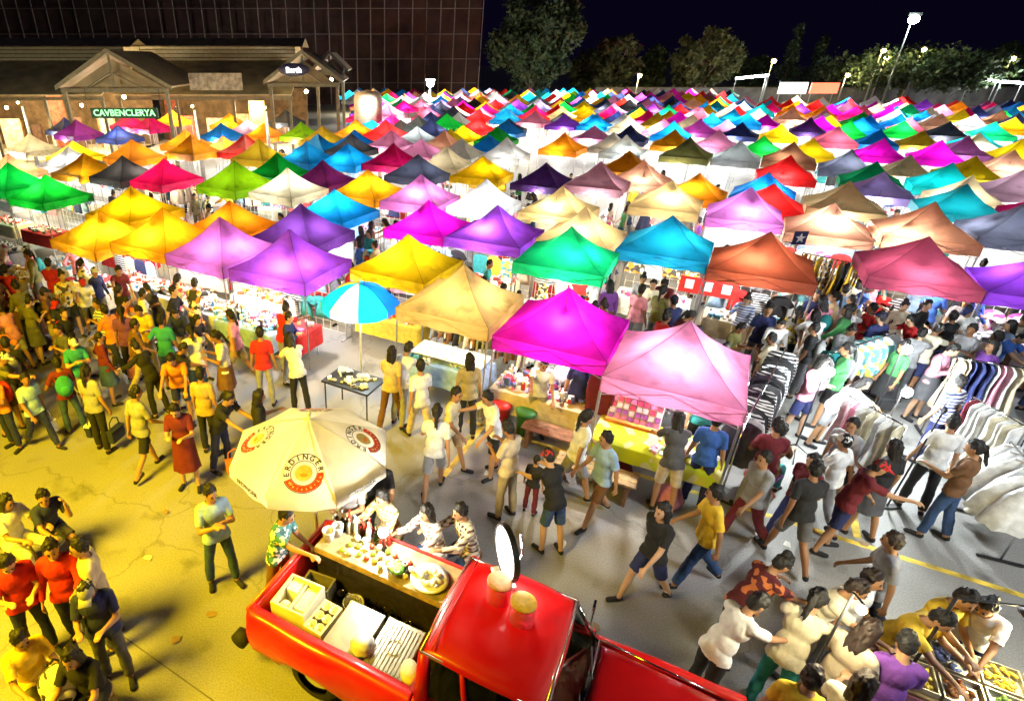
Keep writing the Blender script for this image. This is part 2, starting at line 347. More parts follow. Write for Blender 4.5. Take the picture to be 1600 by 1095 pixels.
def submesh(me_v, me_n, faces, keep, off, name, ratio, amp=0.007, freq=7.0, seed=0, relax=0):
    """the faces whose corners are all kept, pushed out along the normals: a garment over the body"""
    fs = [f for f in faces if all(keep[i] for i in f)]
    used = sorted({i for f in fs for i in f}); idx = {j: k for k, j in enumerate(used)}
    vs = []
    if relax:      # cloth bridges the hollows of the body
        co = np.array([me_v[j] for j in used]); ed = np.array(sorted({tuple(sorted((idx[f[i]], idx[f[i - 1]]))) for f in fs for i in range(len(f))}))
        deg = np.zeros(len(co)); np.add.at(deg, ed[:, 0], 1); np.add.at(deg, ed[:, 1], 1); base = co.copy()
        for _ in range(relax):
            ac = np.zeros_like(co); np.add.at(ac, ed[:, 0], co[ed[:, 1]]); np.add.at(ac, ed[:, 1], co[ed[:, 0]]); co = co * .4 + .6 * ac / deg[:, None]
        nr = np.array([me_n[j] for j in used]); out = np.maximum(0, ((co - base) * nr).sum(1)); me_v = me_v.copy(); me_v[used] = base + nr * out[:, None]
    for j in used:
        p = Vector(me_v[j]); n = Vector(me_n[j])
        w_ = noise.noise(Vector((p.x * freq * 2.4 + seed, p.y * freq * 2.4, p.z * freq * 1.0 + seed))); w2 = noise.noise(Vector((p.x * freq * .9, p.y * freq, p.z * freq * 2.6 + 5 + seed)))
        vs.append(p + n * (off[j] + amp * (1 - 2.2 * abs(w_)) * .55 + amp * .55 * w2))
    me = bpy.data.meshes.new(name); me.from_pydata(vs, [], [tuple(idx[i] for i in f) for f in fs]); me.update()
    return decimate(me, ratio)
FIG = {}
def figure(pose):
    if pose in FIG: return FIG[pose]
    J, B, lift = fk(POSES[pose]); mb = MB()
    up = Vector((0, 0, lift))
    for n, a, b, r1, r2 in B:
        if b is None: mb.ball(a + up, r1, 16, 10, M=r2)
        else:
            mb.tube(a + up, b + up, r1, r2, n=10); mb.ball(a + up, r1, 10, 6); mb.ball(b + up, r2, 10, 6)
    me = remesh(mb, 0.0125)
    nv = len(me.vertices); V = np.empty(nv * 3, np.float32); me.vertices.foreach_get('co', V); V = V.reshape(-1, 3)
    N = np.empty(nv * 3, np.float32); me.vertices.foreach_get('normal', N); N = N.reshape(-1, 3)
    faces = [tuple(p.vertices) for p in me.polygons]
    best = np.full(nv, 9.0); reg = np.zeros(nv, int); tt = np.zeros(nv); names = ['pelvis', 'torso', 'neck', 'head', 'uparm', 'forearm', 'hand', 'thigh', 'shin', 'foot']
    shin_n = 0
    for n, a, b, r1, r2 in B:
        if b is None:
            M = np.array(r2); q = (V - np.array(a + up)) @ M
            rr = np.array(r1); k = np.linalg.norm(q / rr, axis=1); d = (k - 1) * rr.min(); t = np.zeros(nv)
            if n == 'pelvis': t = q[:, 2]
        else:
            A = np.array(a + up); D = np.array(b - a); t = np.clip(((V - A) @ D) / (D @ D), 0, 1)
            d = np.linalg.norm(V - A - t[:, None] * D, axis=1) - (r1 + (r2 - r1) * t)
            if n == 'shin': t = t * .38 if shin_n % 2 == 0 else .38 + t * .62; shin_n += 1
        w = d < best; best[w] = d[w]; reg[w] = names.index(n); tt[w] = t[w]
    isr = lambda n: reg == names.index(n)
    HMx = np.array(Matrix.Rotation(R(POSES[pose]['lean']) * .4, 3, 'X')); Q = (V - np.array(up)) @ HMx
    low = (isr('pelvis') & (Q[:, 2] > -.075)) | (isr('thigh') & (Q[:, 2] > -.075) & (np.abs(Q[:, 1]) < .17))
    shirt = isr('torso') | (isr('uparm') & (tt < .72)) | low; o1 = np.full(nv, .010); o1[low] = .024 + np.clip(-Q[low, 2], -.05, .08) * .10
    o1[isr('torso')] = .011 + .010 * np.clip((.22 - Q[isr('torso'), 2]) / .2, 0, 1); o1[isr('uparm')] = .009 + .014 * tt[isr('uparm')]
    longs = shirt | isr('uparm') | (isr('forearm') & (tt < .9)); o1b = o1.copy(); o1b[isr('forearm')] = .012
    trou = isr('pelvis') | isr('thigh') | (isr('shin') & (tt < .93)); o2 = np.full(nv, .011); o2[isr('shin')] = .012 + .010 * tt[isr('shin')]
    shorts = isr('pelvis') | (isr('thigh') & (tt < .86)); o3 = np.full(nv, .012); o3[isr('thigh')] = .012 + .016 * tt[isr('thigh')]
    shoe = isr('foot') & (V[:, 2] < 10); o4 = np.full(nv, .006)
    F = dict(body=decimate(me, .45), shirt=submesh(V, N, faces, shirt, o1, 'shirt', .5, relax=45), longshirt=submesh(V, N, faces, longs, o1b, 'longshirt', .45, relax=45),
             trousers=submesh(V, N, faces, trou, o2, 'trousers', .45, .010, 6, 3), shorts=submesh(V, N, faces, shorts, o3, 'shorts', .5),
             shoe=[submesh(V, N, faces, shoe & (V[:, 0] * sd > 0), o4, 'shoe', .6, 0.0) for sd in (-1, 1)], head=(J['head'][0] + up, J['head'][1]), hands=(J['hand1'] + up, J['hand-1'] + up), lift=lift, shoulder=J['shoulder1'] + up)
    FIG[pose] = F; return F
HAIR = {}
def hair_mesh(kind):
    if kind in HAIR: return HAIR[kind]
    mb = MB(); k = 1.0
    if kind == 'cap':
        mb.ball((0, 0.004, 0.030), (0.088, 0.106, 0.094), 14, 9); mb.box((0, -0.12, 0.03), (0.13, 0.10, 0.012))
        me = mb.mesh('cap', True)
        bm = bmesh.new(); bm.from_mesh(me); bmesh.ops.delete(bm, geom=[v for v in bm.verts if v.co.z < 0.012], context='VERTS'); bm.to_mesh(me); bm.free()
        HAIR[kind] = me; return me
    mb.ball((0, 0.016, 0.030), (0.086, 0.096, 0.096), 14, 10); mb.ball((0, 0.045, -0.01), (0.080, 0.068, 0.085), 12, 8)
    if kind == 'long':
        for s in (-1, 0, 1): mb.ball((s * 0.045, 0.062 - abs(s) * .012, -0.12), (0.050, 0.038, 0.17), 10, 8)
        for s in (-1, 1): mb.ball((s * .078, .012, -.05), (.022, .045, .10), 8, 6)
    if kind == 'bun': mb.ball((0, 0.075, 0.115), 0.056, 12, 8)
    if kind == 'tail':
        mb.ball((0, 0.105, 0.03), 0.036, 8, 6); mb.ball((0, 0.135, -0.07), (0.030, 0.028, 0.12), 8, 8)
    hq = random.Random(len(kind)); 
    for _ in range(46):     # tufts
        a, e = hq.uniform(0, 6.28), hq.uniform(-.35, 1.5); d = Vector((math.cos(a) * math.cos(e), math.sin(a) * math.cos(e), math.sin(e)))
        if d.y < -.45 and d.z < .55: continue
        p = Vector((d.x * .086, .016 + d.y * .098, .028 + d.z * .098)); mb.ball(p, (.016, .016, .022), 6, 4, M=Matrix.Rotation(a, 3, 'Z'))
    if kind in ('long', 'tail'):
        for _ in range(26):
            x = hq.uniform(-.075, .075) * (1 if kind == 'long' else .4); y = .085 + hq.uniform(-.02, .02) + (.045 if kind == 'tail' else -abs(x) * .3); z = hq.uniform(-.27, -.02); mb.tube((x, y, z + .1), (x + hq.uniform(-.015, .015), y + hq.uniform(0, .012), z), .012, .006, n=5)
    me = remesh(mb, 0.010, 0.5, 1)
    bm = bmesh.new(); bm.from_mesh(me)
    for v in bm.verts:
        if v.co.y < -.035 and v.co.z < .062: v.co.y = -.035 + (v.co.y + .035) * .1
        v.co += v.co.normalized() * (.010 * noise.noise(Vector((v.co.x * 70, v.co.y * 70, v.co.z * 18))) + .004 * noise.noise(v.co * 90))
    bm.to_mesh(me); bm.free(); me.polygons.foreach_set('use_smooth', [True] * len(me.polygons))
    HAIR[kind] = me; return me
EYE_ME = MB().ball((0, 0, 0), (0.0125, 0.008, 0.007), 8, 5).mesh('eye', True)
LIP_ME = MB().ball((0, 0, 0), (0.022, 0.008, 0.007), 8, 5).mesh('mouth', True)
BROW_ME = MB().ball((0, 0, 0), (0.018, 0.007, 0.004), 8, 4).mesh('eyebrow', True)
SKIRTS = {}
def skirt_mesh(pose, top, length, flare):
    key = (pose, top, length, flare)
    if key in SKIRTS: return SKIRTS[key]
    F = figure(pose); pz = F['lift']; n = 22; k = 9; vs = []
    for j in range(k):
        t = j / (k - 1); z = pz + top - t * length
        for i in range(n):
            a = 2 * math.pi * i / n; w = 1 + .07 * t * math.sin(a * 7 + 1.3)
            wa = 0.178 if z < pz + .05 else 0.178 - .02 * min(1, (z - pz - .05) / .2)
            vs.append((w * (wa + flare * t) * math.cos(a), w * (wa * .78 + flare * t) * math.sin(a) - .02 * t, z))
    me = bpy.data.meshes.new('skirt'); me.from_pydata(vs, [], [(j * n + i, j * n + (i + 1) % n, (j + 1) * n + (i + 1) % n, (j + 1) * n + i) for j in range(k - 1) for i in range(n)]); me.update()
    me.polygons.foreach_set('use_smooth', [True] * len(me.polygons)); SKIRTS[key] = me; return me
PEOPLE = []
def person(p, face, pose, shirt, lower, label, hair='short', haircol='black', skin=0, sc=1.0, near=False, sleeve='shirt', group=None, lower_kind='trousers', z=0.0, shoe='black', seat=None):
    F = figure(pose); t = empty('person', (p[0], p[1], z), R(face + 90)); t.scale = (sc * .90, sc * .92, sc)
    if seat is not None: t.location.z = seat - sc * (F['lift'] - .10)
    tag(t, label, 'person', group)
    sm = SKINS[skin]
    link('body', F['body'], sm, t)
    sh = shirt if not isinstance(shirt, str) else cloth(shirt); lo = lower if not isinstance(lower, str) else cloth(lower)
    link('shirt', F[sleeve], sh, t)
    if lower_kind == 'skirt': link('skirt', skirt_mesh(pose, .07, .48, .07), lo, t)
    elif lower_kind == 'dress': link('skirt', skirt_mesh(pose, .10, .58, .06), sh, t)
    else: link(lower_kind, F[lower_kind], lo, t)
    if shoe:
        for sm_ in F['shoe']: link('shoe', sm_, cloth(shoe), t)
    hc, HM = F['head']; M4 = Matrix.Translation(hc) @ HM.to_4x4()
    h = link('cap' if hair == 'cap' else 'hair', hair_mesh(hair), HAIRM.get(haircol) or cloth(haircol), t); h.matrix_local = M4
    if hair == 'cap':
        h2 = link('hair', hair_mesh('short'), HAIRM['black'], t); h2.matrix_local = M4 @ Matrix.Scale(.96, 4)
    if near:
        for s in (-1, 1):
            e = link('eye', EYE_ME, EYEM, t); e.matrix_local = M4 @ Matrix.Translation((s * .031, -.086, .008))
            e = link('eyebrow', BROW_ME, HAIRM['black'], t); e.matrix_local = M4 @ Matrix.Translation((s * .032, -.087, .028))
        e = link('mouth', LIP_ME, LIPM, t); e.matrix_local = M4 @ Matrix.Translation((0, -.087, -.062))
    PEOPLE.append((t, F)); return t

for _p in POSES: figure(_p)
for _h in ('short', 'long', 'bun', 'tail', 'cap'): hair_mesh(_h)
TEXT_ME = {}
def text_mesh(s, size, ext=0.01, bold=0.0):
    key = (s, size, ext, bold)
    if key in TEXT_ME: return TEXT_ME[key]
    cu = bpy.data.curves.new('t', 'FONT'); cu.body = s; cu.size = size; cu.align_x = 'CENTER'; cu.align_y = 'CENTER'; cu.extrude = ext; cu.offset = bold; cu.resolution_u = 3
    o = bpy.data.objects.new('t', cu); COL.objects.link(o)
    dg = bpy.context.evaluated_depsgraph_get(); me = bpy.data.meshes.new_from_object(o.evaluated_get(dg)); bpy.data.objects.remove(o)
    me.materials.clear(); TEXT_ME[key] = me; return me
for _c in set('ERDINGER'): text_mesh(_c, .085, .001, .002)
for _c in set('Weissbräu'): text_mesh(_c, .05, .001, 0.0)
text_mesh('ERDINGER', .085, .001, .001); text_mesh('CAVBENCLERYA', .50, .01, .01); text_mesh('Berth', .42, .01, .015)

# ------------------------------------------------------------------ ground and painted lines
GA = R(-31.0); U = Vector((math.cos(GA), math.sin(GA), 0)); W = Vector((-math.sin(GA), math.cos(GA), 0))   # rows of stalls run along U
def ground_mat():
    m, nt, p, out = nodes_of('worn_concrete')
    rp, nz = noise_mix(nt, (0.23, 0.225, 0.215), (0.31, 0.305, 0.295), 0.35, 10, 0.3, 0.7)
    rp2, nz2 = noise_mix(nt, (0.45, 0.44, 0.42), (1, 1, 1), 1.7, 12, 0.30, 0.42)      # oil and dirt stains
    mx = nt.nodes.new('ShaderNodeMix'); mx.data_type = 'RGBA'; mx.blend_type = 'MULTIPLY'; mx.inputs[0].default_value = 0.75
    nt.links.new(rp.outputs[0], mx.inputs[6]); nt.links.new(rp2.outputs[0], mx.inputs[7])
    nt.links.new(mx.outputs[2], p.inputs['Base Color']); p.inputs['Roughness'].default_value = 0.55
    # aggregate speckle and hairline cracks
    rp4, nz4 = noise_mix(nt, (0.80, 0.80, 0.79), (1.14, 1.13, 1.12), 55, 6, 0.38, 0.62)
    tcv = nt.nodes.new('ShaderNodeTexCoord'); dn = nt.nodes.new('ShaderNodeTexNoise'); dn.inputs['Scale'].default_value = 1.3; dn.inputs['Detail'].default_value = 6; nt.links.new(tcv.outputs['Object'], dn.inputs['Vector'])
    va = nt.nodes.new('ShaderNodeMixRGB'); va.blend_type = 'ADD'; va.inputs[0].default_value = .9; nt.links.new(tcv.outputs['Object'], va.inputs[1]); nt.links.new(dn.outputs['Color'], va.inputs[2])
    vo = nt.nodes.new('ShaderNodeTexVoronoi'); vo.feature = 'DISTANCE_TO_EDGE'; vo.inputs['Scale'].default_value = 0.22; nt.links.new(va.outputs[0], vo.inputs['Vector'])
    cr = nt.nodes.new('ShaderNodeMapRange'); cr.inputs['From Min'].default_value = 0.001; cr.inputs['From Max'].default_value = 0.005; cr.inputs['To Min'].default_value = 0.74; nt.links.new(vo.outputs['Distance'], cr.inputs['Value'])
    m4 = nt.nodes.new('ShaderNodeMix'); m4.data_type = 'RGBA'; m4.blend_type = 'MULTIPLY'; m4.inputs[0].default_value = 1.0; nt.links.new(mx.outputs[2], m4.inputs[6]); nt.links.new(rp4.outputs[0], m4.inputs[7])
    m5 = nt.nodes.new('ShaderNodeMix'); m5.data_type = 'RGBA'; m5.blend_type = 'MULTIPLY'; m5.inputs[0].default_value = 1.0; nt.links.new(m4.outputs[2], m5.inputs[6]); nt.links.new(cr.outputs[0], m5.inputs[7])
    nt.links.new(m5.outputs[2], p.inputs['Base Color'])
    n3 = nt.nodes.new('ShaderNodeTexNoise'); n3.inputs['Scale'].default_value = 40; n3.inputs['Detail'].default_value = 6
    b = nt.nodes.new('ShaderNodeBump'); b.inputs['Strength'].default_value = 0.25; b.inputs['Distance'].default_value = 0.02
    tc = nt.nodes.new('ShaderNodeTexCoord'); nt.links.new(tc.outputs['Object'], n3.inputs['Vector'])
    nt.links.new(n3.outputs['Fac'], b.inputs['Height']); nt.links.new(b.outputs[0], p.inputs['Normal'])
    return m
g = MB().add([(-300, -60, 0), (400, -60, 0), (400, 500, 0), (-300, 500, 0)], [(0, 1, 2, 3)]).build('ground', ground_mat())
tag(g, 'worn grey concrete car park ground', kind='structure')
YPAINT = mat('yellow_road_paint', (0.62, 0.44, 0.06), 0.6, var=0.45, scale=5)
def line(a, b, w=0.10):
    a = Vector(a); b = Vector(b); d = (b - a).normalized(); n = Vector((-d.y, d.x, 0)) * w / 2; k = Vector((0, 0, 0.004))
    o = MB().add([a - n + k, b - n + k, b + n + k, a + n + k], [(0, 1, 2, 3)]).build('painted_line', YPAINT)
    tag(o, kind='structure')
L0 = at(850, 695); L1 = at(1590, 905)
line(L0 - U * 1.5, L0 + U * 9.5)
for px, py in ((690, 748), (925, 722), (1340, 842), (1040, 780)):
    q = at(px, py); line(q + W * 0.02, q + W * 2.4)
MARKS = mat('concrete_joint', (0.11, 0.105, 0.10), 0.9)
for px, py in ((330, 1092),):
    q = at(px, py); a, b = q - U * 5 + Vector((0, 0, .003)), q + U * 4 + Vector((0, 0, .003)); n = W * .008
    tag(MB().add([a - n, b - n, b + n, a + n], [(0, 1, 2, 3)]).build('ground_joint', MARKS), kind='structure')

# ------------------------------------------------------------------ lamps that light the place
def point_light(loc, watts, col, radius=0.04, parent=None):
    l = bpy.data.lights.new('lamp_light', 'POINT'); l.energy = watts; l.color = col; l.shadow_soft_size = radius
    o = bpy.data.objects.new('lamp_light', l); COL.objects.link(o); o.location = loc
    if parent is not None: o.parent = parent
    return o
def spot_light(loc, to, watts, col, ang, blend, radius=0.2):
    l = bpy.data.lights.new('flood_light', 'SPOT'); l.energy = watts; l.color = col; l.shadow_soft_size = radius; l.spot_size = R(ang); l.spot_blend = blend
    o = bpy.data.objects.new('flood_light', l); COL.objects.link(o); o.location = loc
    o.rotation_euler = (Vector(to) - Vector(loc)).to_track_quat('-Z', 'Y').to_euler(); return o
SODIUM = (1.0, 0.68, 0.012); COOL = (0.90, 0.98, 1.0); NEUT = (1.0, 0.96, 0.88); WARM = (1.0, 0.78, 0.42)
BULB_W = glow('bulb_glow_white', (1.0, 0.98, 0.93), 30.0); BULB_C = glow('bulb_glow_cool', (0.86, 0.97, 1.0), 30.0); BULB_Y = glow('bulb_glow_warm', (1.0, 0.80, 0.40), 25.0)
# sodium street lamp just left of the view: it turns the near ground yellow
sl = empty('street_lamp', (-8.6, 1.2, 0)); tag(sl, 'tall steel street lamp with yellow sodium head beside the seating area', 'street lamp')
MB().tube((0, 0, 0), (0, 0, 8.2), 0.09, 0.06, n=12).build('pole', STEEL, sl, True)
MB().path([(0, 0, 8.15), (0.5, 0.15, 8.45), (1.6, 0.5, 8.5)], 0.04, n=8).build('arm', STEEL, sl)
MB().ball((1.9, 0.6, 8.5), (0.42, 0.17, 0.10), 14, 8).build('lamp_head', BLACK, sl, True)
MB().ball((1.92, 0.61, 8.42), (0.28, 0.11, 0.07), 12, 6).build('lens', glow('sodium_glow', SODIUM, 25), sl, True)
spot_light((-6.66, 1.82, 8.2), (-4.6, 6.6, 0), SODIUM_W, SODIUM, 92, 1.0, 1.6)
# unseen white street lamp, added as fill for the walkway before the stalls
fill_lamp = empty('street_lamp', (12.6, -1.0, 0)); tag(fill_lamp, 'unseen white street lamp added right of the food stall to fill shadows', 'street lamp')
MB().tube((0, 0, 0), (0, 0, 8.6), 0.09, 0.06, n=12).build('pole', STEEL, fill_lamp, True); MB().path([(0, 0, 8.55), (-.5, .1, 8.85), (-1.6, .3, 8.9)], 0.04, n=8).build('arm', STEEL, fill_lamp)
MB().ball((-1.9, .35, 8.9), (0.42, 0.17, 0.10), 14, 8).build('lamp_head', BLACK, fill_lamp, True); MB().ball((-1.92, .36, 8.82), (0.28, 0.11, 0.07), 12, 6).build('lens', BULB_C, fill_lamp, True)
spot_light((10.7, -.62, 8.6), (6.6, 7.2, 0), 2400, (0.92, 0.97, 1.0), 80, 1.0, 1.6)

# ------------------------------------------------------------------ market hall on the far left
ROOF = mat('olive_tin_roof', (0.42, 0.36, 0.20), 0.55, var=0.25, scale=1.2); ROOF_D = mat('brown_tin_roof', (0.26, 0.20, 0.11), 0.6, var=0.2, scale=1.5)
CLERE = mat('pale_cladding', (0.75, 0.68, 0.48), 0.6, var=0.1); BEAM = mat('weathered_beam', (0.17, 0.145, 0.09), 0.7)
HALLIN = mat('hall_inner_wall', (0.16, 0.10, 0.05), 0.8, var=0.3, scale=2.5)
def slab(pts, th):
    """sheet of four corners with thickness"""
    p = [Vector(q) for q in pts]; n = (p[1] - p[0]).cross(p[3] - p[0]).normalized() * th
    return p + [q - n for q in p], [(0, 1, 2, 3), (7, 6, 5, 4), (0, 4, 5, 1), (1, 5, 6, 2), (2, 6, 7, 3), (3, 7, 4, 0)]
YH = 43.0
def hall(x0px, x1px, Y, label):
    a = at_depth(x0px, 100, Y); b = at_depth(x1px, 100, Y); x0, x1 = a.x, b.x
    t = empty('market_hall', ((x0 + x1) / 2, Y, 0)); cx = (x0 + x1) / 2; w = (x1 - x0) / 2; tag(t, label, 'building')
    zr = at_depth(100, 60, Y + 4).z; zc1 = at_depth(100, 70, Y + 2.6).z; zc0 = at_depth(100, 94, Y + 2.4).z; ze = at_depth(100, 148, Y - 3).z
    for s in (-1, 1):
        n_ = 14
        v, f = slab([(-w, 4 - s * 4, 0), (w, 4 - s * 4, 0), (w, 4, 0), (-w, 4, 0)], .06)
        MB().add(*slab([(-w - .3, 4 - s * 1.9, zc1 - .1), (w + .3, 4 - s * 1.9, zc1 - .1), (w + .3, 4, zr), (-w - .3, 4, zr)][::(1 if s > 0 else -1)], .07)).build('upper_roof', ROOF_D, t)
        MB().box((0, 4 - s * 1.5, (zc1 + zc0) / 2 - .05), (2 * w - .6, .10, zc1 - zc0)).build('clerestory', CLERE, t)
        for k in range(3): MB().box((0, 4 - s * 1.58, zc0 + (zc1 - zc0) * (.15 + .25 * k)), (2 * w - .6, .06, .05)).build('louvre_rail', BEAM, t)
        MB().add(*slab([(-w, 4 - s * 7.0, ze), (w, 4 - s * 7.0, ze), (w, 4 - s * 1.45, zc0), (-w, 4 - s * 1.45, zc0)][::(1 if s > 0 else -1)], .07)).build('lower_roof', ROOF, t)
    n = int(2 * w / 0.8)
    k = MB().box((0, 0, 0), (.05, 6.2, .05)).mesh('roof_seam')
    n = max(3, int(2 * w / 3.2))
    post = MB().box((0, 0, ze / 2 - .05), (.18, .18, ze - .1)).mesh('post')
    for i in range(n + 1): link('post', post, BEAM, t, loc=(-w + .2 + (2 * w - .4) * i / n, -2.6, 0))
    MB().box((0, 5.5, ze / 2), (2 * w, .15, ze)).build('back_wall', HALLIN, t)
    qs = random.Random(int(w * 100)); x = -w + .6
    while x < w - 1.2:
        pw, ph = qs.uniform(.5, 1.5), qs.uniform(1.8, ze - .35); cc = qs.choice(((.55, .35, .10), (.10, .05, .03), (.40, .10, .05), (.65, .55, .35), (.08, .20, .06), (.30, .16, .06), (.70, .60, .45), (.05, .04, .04)))
        MB().box((x + pw / 2, qs.uniform(.5, 5.2), .12 + ph / 2), (pw, .25, ph)).build('shop_front', mat('shop_%d' % int(cc[0] * 100 + cc[1] * 1000), cc, .6, var=.4, scale=4), t); x += pw + qs.uniform(.15, .6)
    MB().box((0, -2.75, ze - .25), (2 * w, .10, .22)).build('eave_beam', BEAM, t)
    MB().box((0, 1.5, .06), (2 * w, 8.4, .12)).build('floor_slab', CLERE, t)
    for i in range(max(2, int(w / 2.2))):
        x = -w + 1.2 + (2 * w - 2.4) * (i + .5) / max(2, int(w / 2.2))
        MB().ball((x, -1.2 + (i % 2) * 2, ze - .9), .11, 8, 6).build('bulb', BULB_Y, t, True)
        point_light((x, -1.2 + (i % 2) * 2, ze - 1.1), 420, WARM, .1, t)
    return t, w, ze
hallA, wA, zeA = hall(-260, 180, YH, 'long olive roofed market hall at the far left edge')
hallB, wB, zeB = hall(196, 462, YH + 3, 'second market hall between two gabled porches, far left')
def gable(cpx, halfpx, apexpy, eavepy, Y, depth, label, cat='building'):
    c = at_depth(cpx, eavepy, Y); za = at_depth(cpx, apexpy, Y).z; ze = c.z; hw = abs(at_depth(cpx + halfpx, eavepy, Y).x - c.x)
    t = empty('gable_porch', (c.x, Y, 0)); tag(t, label, cat)
    for s in (-1, 1):
        q = [(s * hw, 0, ze), (0, 0, za), (0, depth, za), (s * hw, depth, ze)]
        MB().add(*slab(q if s > 0 else q[::-1], .12)).build('roof', ROOF_D, t)
        MB().add(*slab([(s * (hw + .1), -.12, ze - .1), (0, -.12, za - .02), (0, -.12, za + .22), (s * (hw + .1), -.12, ze + .14)][::-s], .10)).build('barge_board', BEAM, t)
        MB().box((s * (hw - .3), .15, (ze - .15) / 2), (.2, .2, ze - .15)).build('post', BEAM, t)
    MB().box((0, .05, ze - .12), (2 * hw - .3, .14, .22)).build('tie_beam', BEAM, t)
    MB().box((0, .05, (ze + za) / 2), (.12, .12, za - ze - .2)).build('king_post', BEAM, t)
    for s in (-1, 1): MB().tube((s * hw * .5, .06, ze), (0, .06, ze + (za - ze) * .45), .05).build('strut', BEAM, t)
    MB().add([(-hw + .5, .5, ze), (hw - .5, .5, ze), (0, .5, za - .35)], [(0, 1, 2)]).build('gable_panel', ROOF_D, t)
    point_light((0, .9, ze - .8), 70, WARM, .15, t); MB().ball((0, 1.2, ze - .55), .12, 8, 6).build('bulb', BULB_Y, t, True)
    return t, hw, ze, za
FONT = None
def text(s, size, m, parent=None, loc=(0, 0, 0), rot=(0, 0, 0), name='lettering', ext=0.01, M=None, bold=0.0):
    o = link(name, text_mesh(s, size, ext, bold), m)
    if parent is not None: o.parent = parent
    if M is not None: o.matrix_local = M
    else: o.location = loc; o.rotation_euler = rot
    return o
gA, hwA, zgA, zaA = gable(178, 88, 82, 138, YH - 5.5, 7, 'timber gabled porch with green lettered sign, far left')
sg = empty('neon_sign', gA.location + Vector((.5, -.35, zgA - 1.35))); tag(sg, 'green lettered sign hung under the far left gabled porch', 'sign')
MB().box((0, 0, 0), (4.0, .08, .58)).build('board', mat('dark_green_board', (0.004, 0.05, 0.02), .6), sg)
text('CAVBENCLERYA', .50, glow('green_neon', (0.03, 0.75, 0.18), 1.1), sg, (0, -.06, 0), (R(90), 0, 0), bold=.01)
for s in (-1, 1): MB().tube((s * 2.2, 0, .3), (s * 2.2, .2, 1.3), .02).build('hanger', BLACK, sg)
gB, hwB, zgB, zaB = gable(474, 60, 84, 130, YH - 3.5, 7, 'gabled porch with white script sign on a dark oval')
sg = empty('oval_sign', gB.location + Vector((-.5, -.32, zgB + .75))); tag(sg, 'dark navy oval sign with white script on the porch gable', 'sign')
MB().ball((0, 0, 0), (.95, .06, .36), 24, 12).build('oval_board', mat('navy_board', (0.01, 0.008, 0.05), .4), sg, True)
text('Berth', .42, glow('white_sign', (0.9, 0.95, 1.0), 1.5), sg, (0, -.09, -.03), (R(90), 0, 0), bold=.015)
gable(515, 27, 84, 112, YH + 1.0, 6, 'small steep gable beside the white script sign')
# banner on the second hall's roof edge, lit kiosks
bn = at_depth(337, 128, YH - 2.5); b_ = MB().box((0, 0, 0), (3.4, .03, 1.0)).build('cloth_banner', mat('grey_banner', (0.42, 0.36, 0.27), .8, var=.4, scale=3), None, loc=bn); tag(b_, 'grey cloth banner hung on the second hall roof edge', 'banner')
for px, py, wpx, hpx, c, e, lab in ((575, 130, 44, 38, (0.55, 0.40, 0.28), 0, 'round topped beige kiosk with white light strip, centre left'),):
    q = at_depth(px, 150, 46.0); t = empty('kiosk', (q.x, 46, 0)); tag(t, lab, 'kiosk')
    MB().lathe([(0, 0), (1.05, 0), (1.05, 3.6), (.9, 4.0), (0, 4.2)], 16).build('kiosk_body', mat('beige_kiosk', c, .7), t, True)
    MB().box((0, -1.1, 3.5), (1.0, .12, .22)).build('light_strip', BULB_C, t); point_light((0, -1.6, 3.3), 120, COOL, .2, t)

# ------------------------------------------------------------------ tall dark scaffold screen, far centre
FAC = mat('dark_facade', (0.075, 0.038, 0.030), .9, var=.3, scale=.4); SCAF = mat('scaffold_tube', (0.40, 0.32, 0.27), .5, .3)
YF = 92.0; xa, xb = at_depth(-60, 60, YF).x, at_depth(752, 60, YF).x
t = empty('scaffold_facade', ((xa + xb) / 2, YF, 0)); tag(t, 'tall unlit brown facade behind a grid of scaffold poles', 'facade'); wf = (xb - xa) / 2
MB().box((0, 1.6, 14), (2 * wf, .4, 28)).build('wall', FAC, t)
pole_me = MB().tube((0, 0, 0), (0, 0, 28), .075, n=6).mesh('pole'); n = int(2 * wf / 1.95)
for i in range(n + 1): link('pole', pole_me, SCAF, t, loc=(wf - i * 1.95, rnd.uniform(-.1, .1), 0))
for k in range(8): MB().tube((-wf, -.12, 3 + k * 3.1), (wf, -.12, 3 + k * 3.1), .05, n=6).build('rail', SCAF, t)

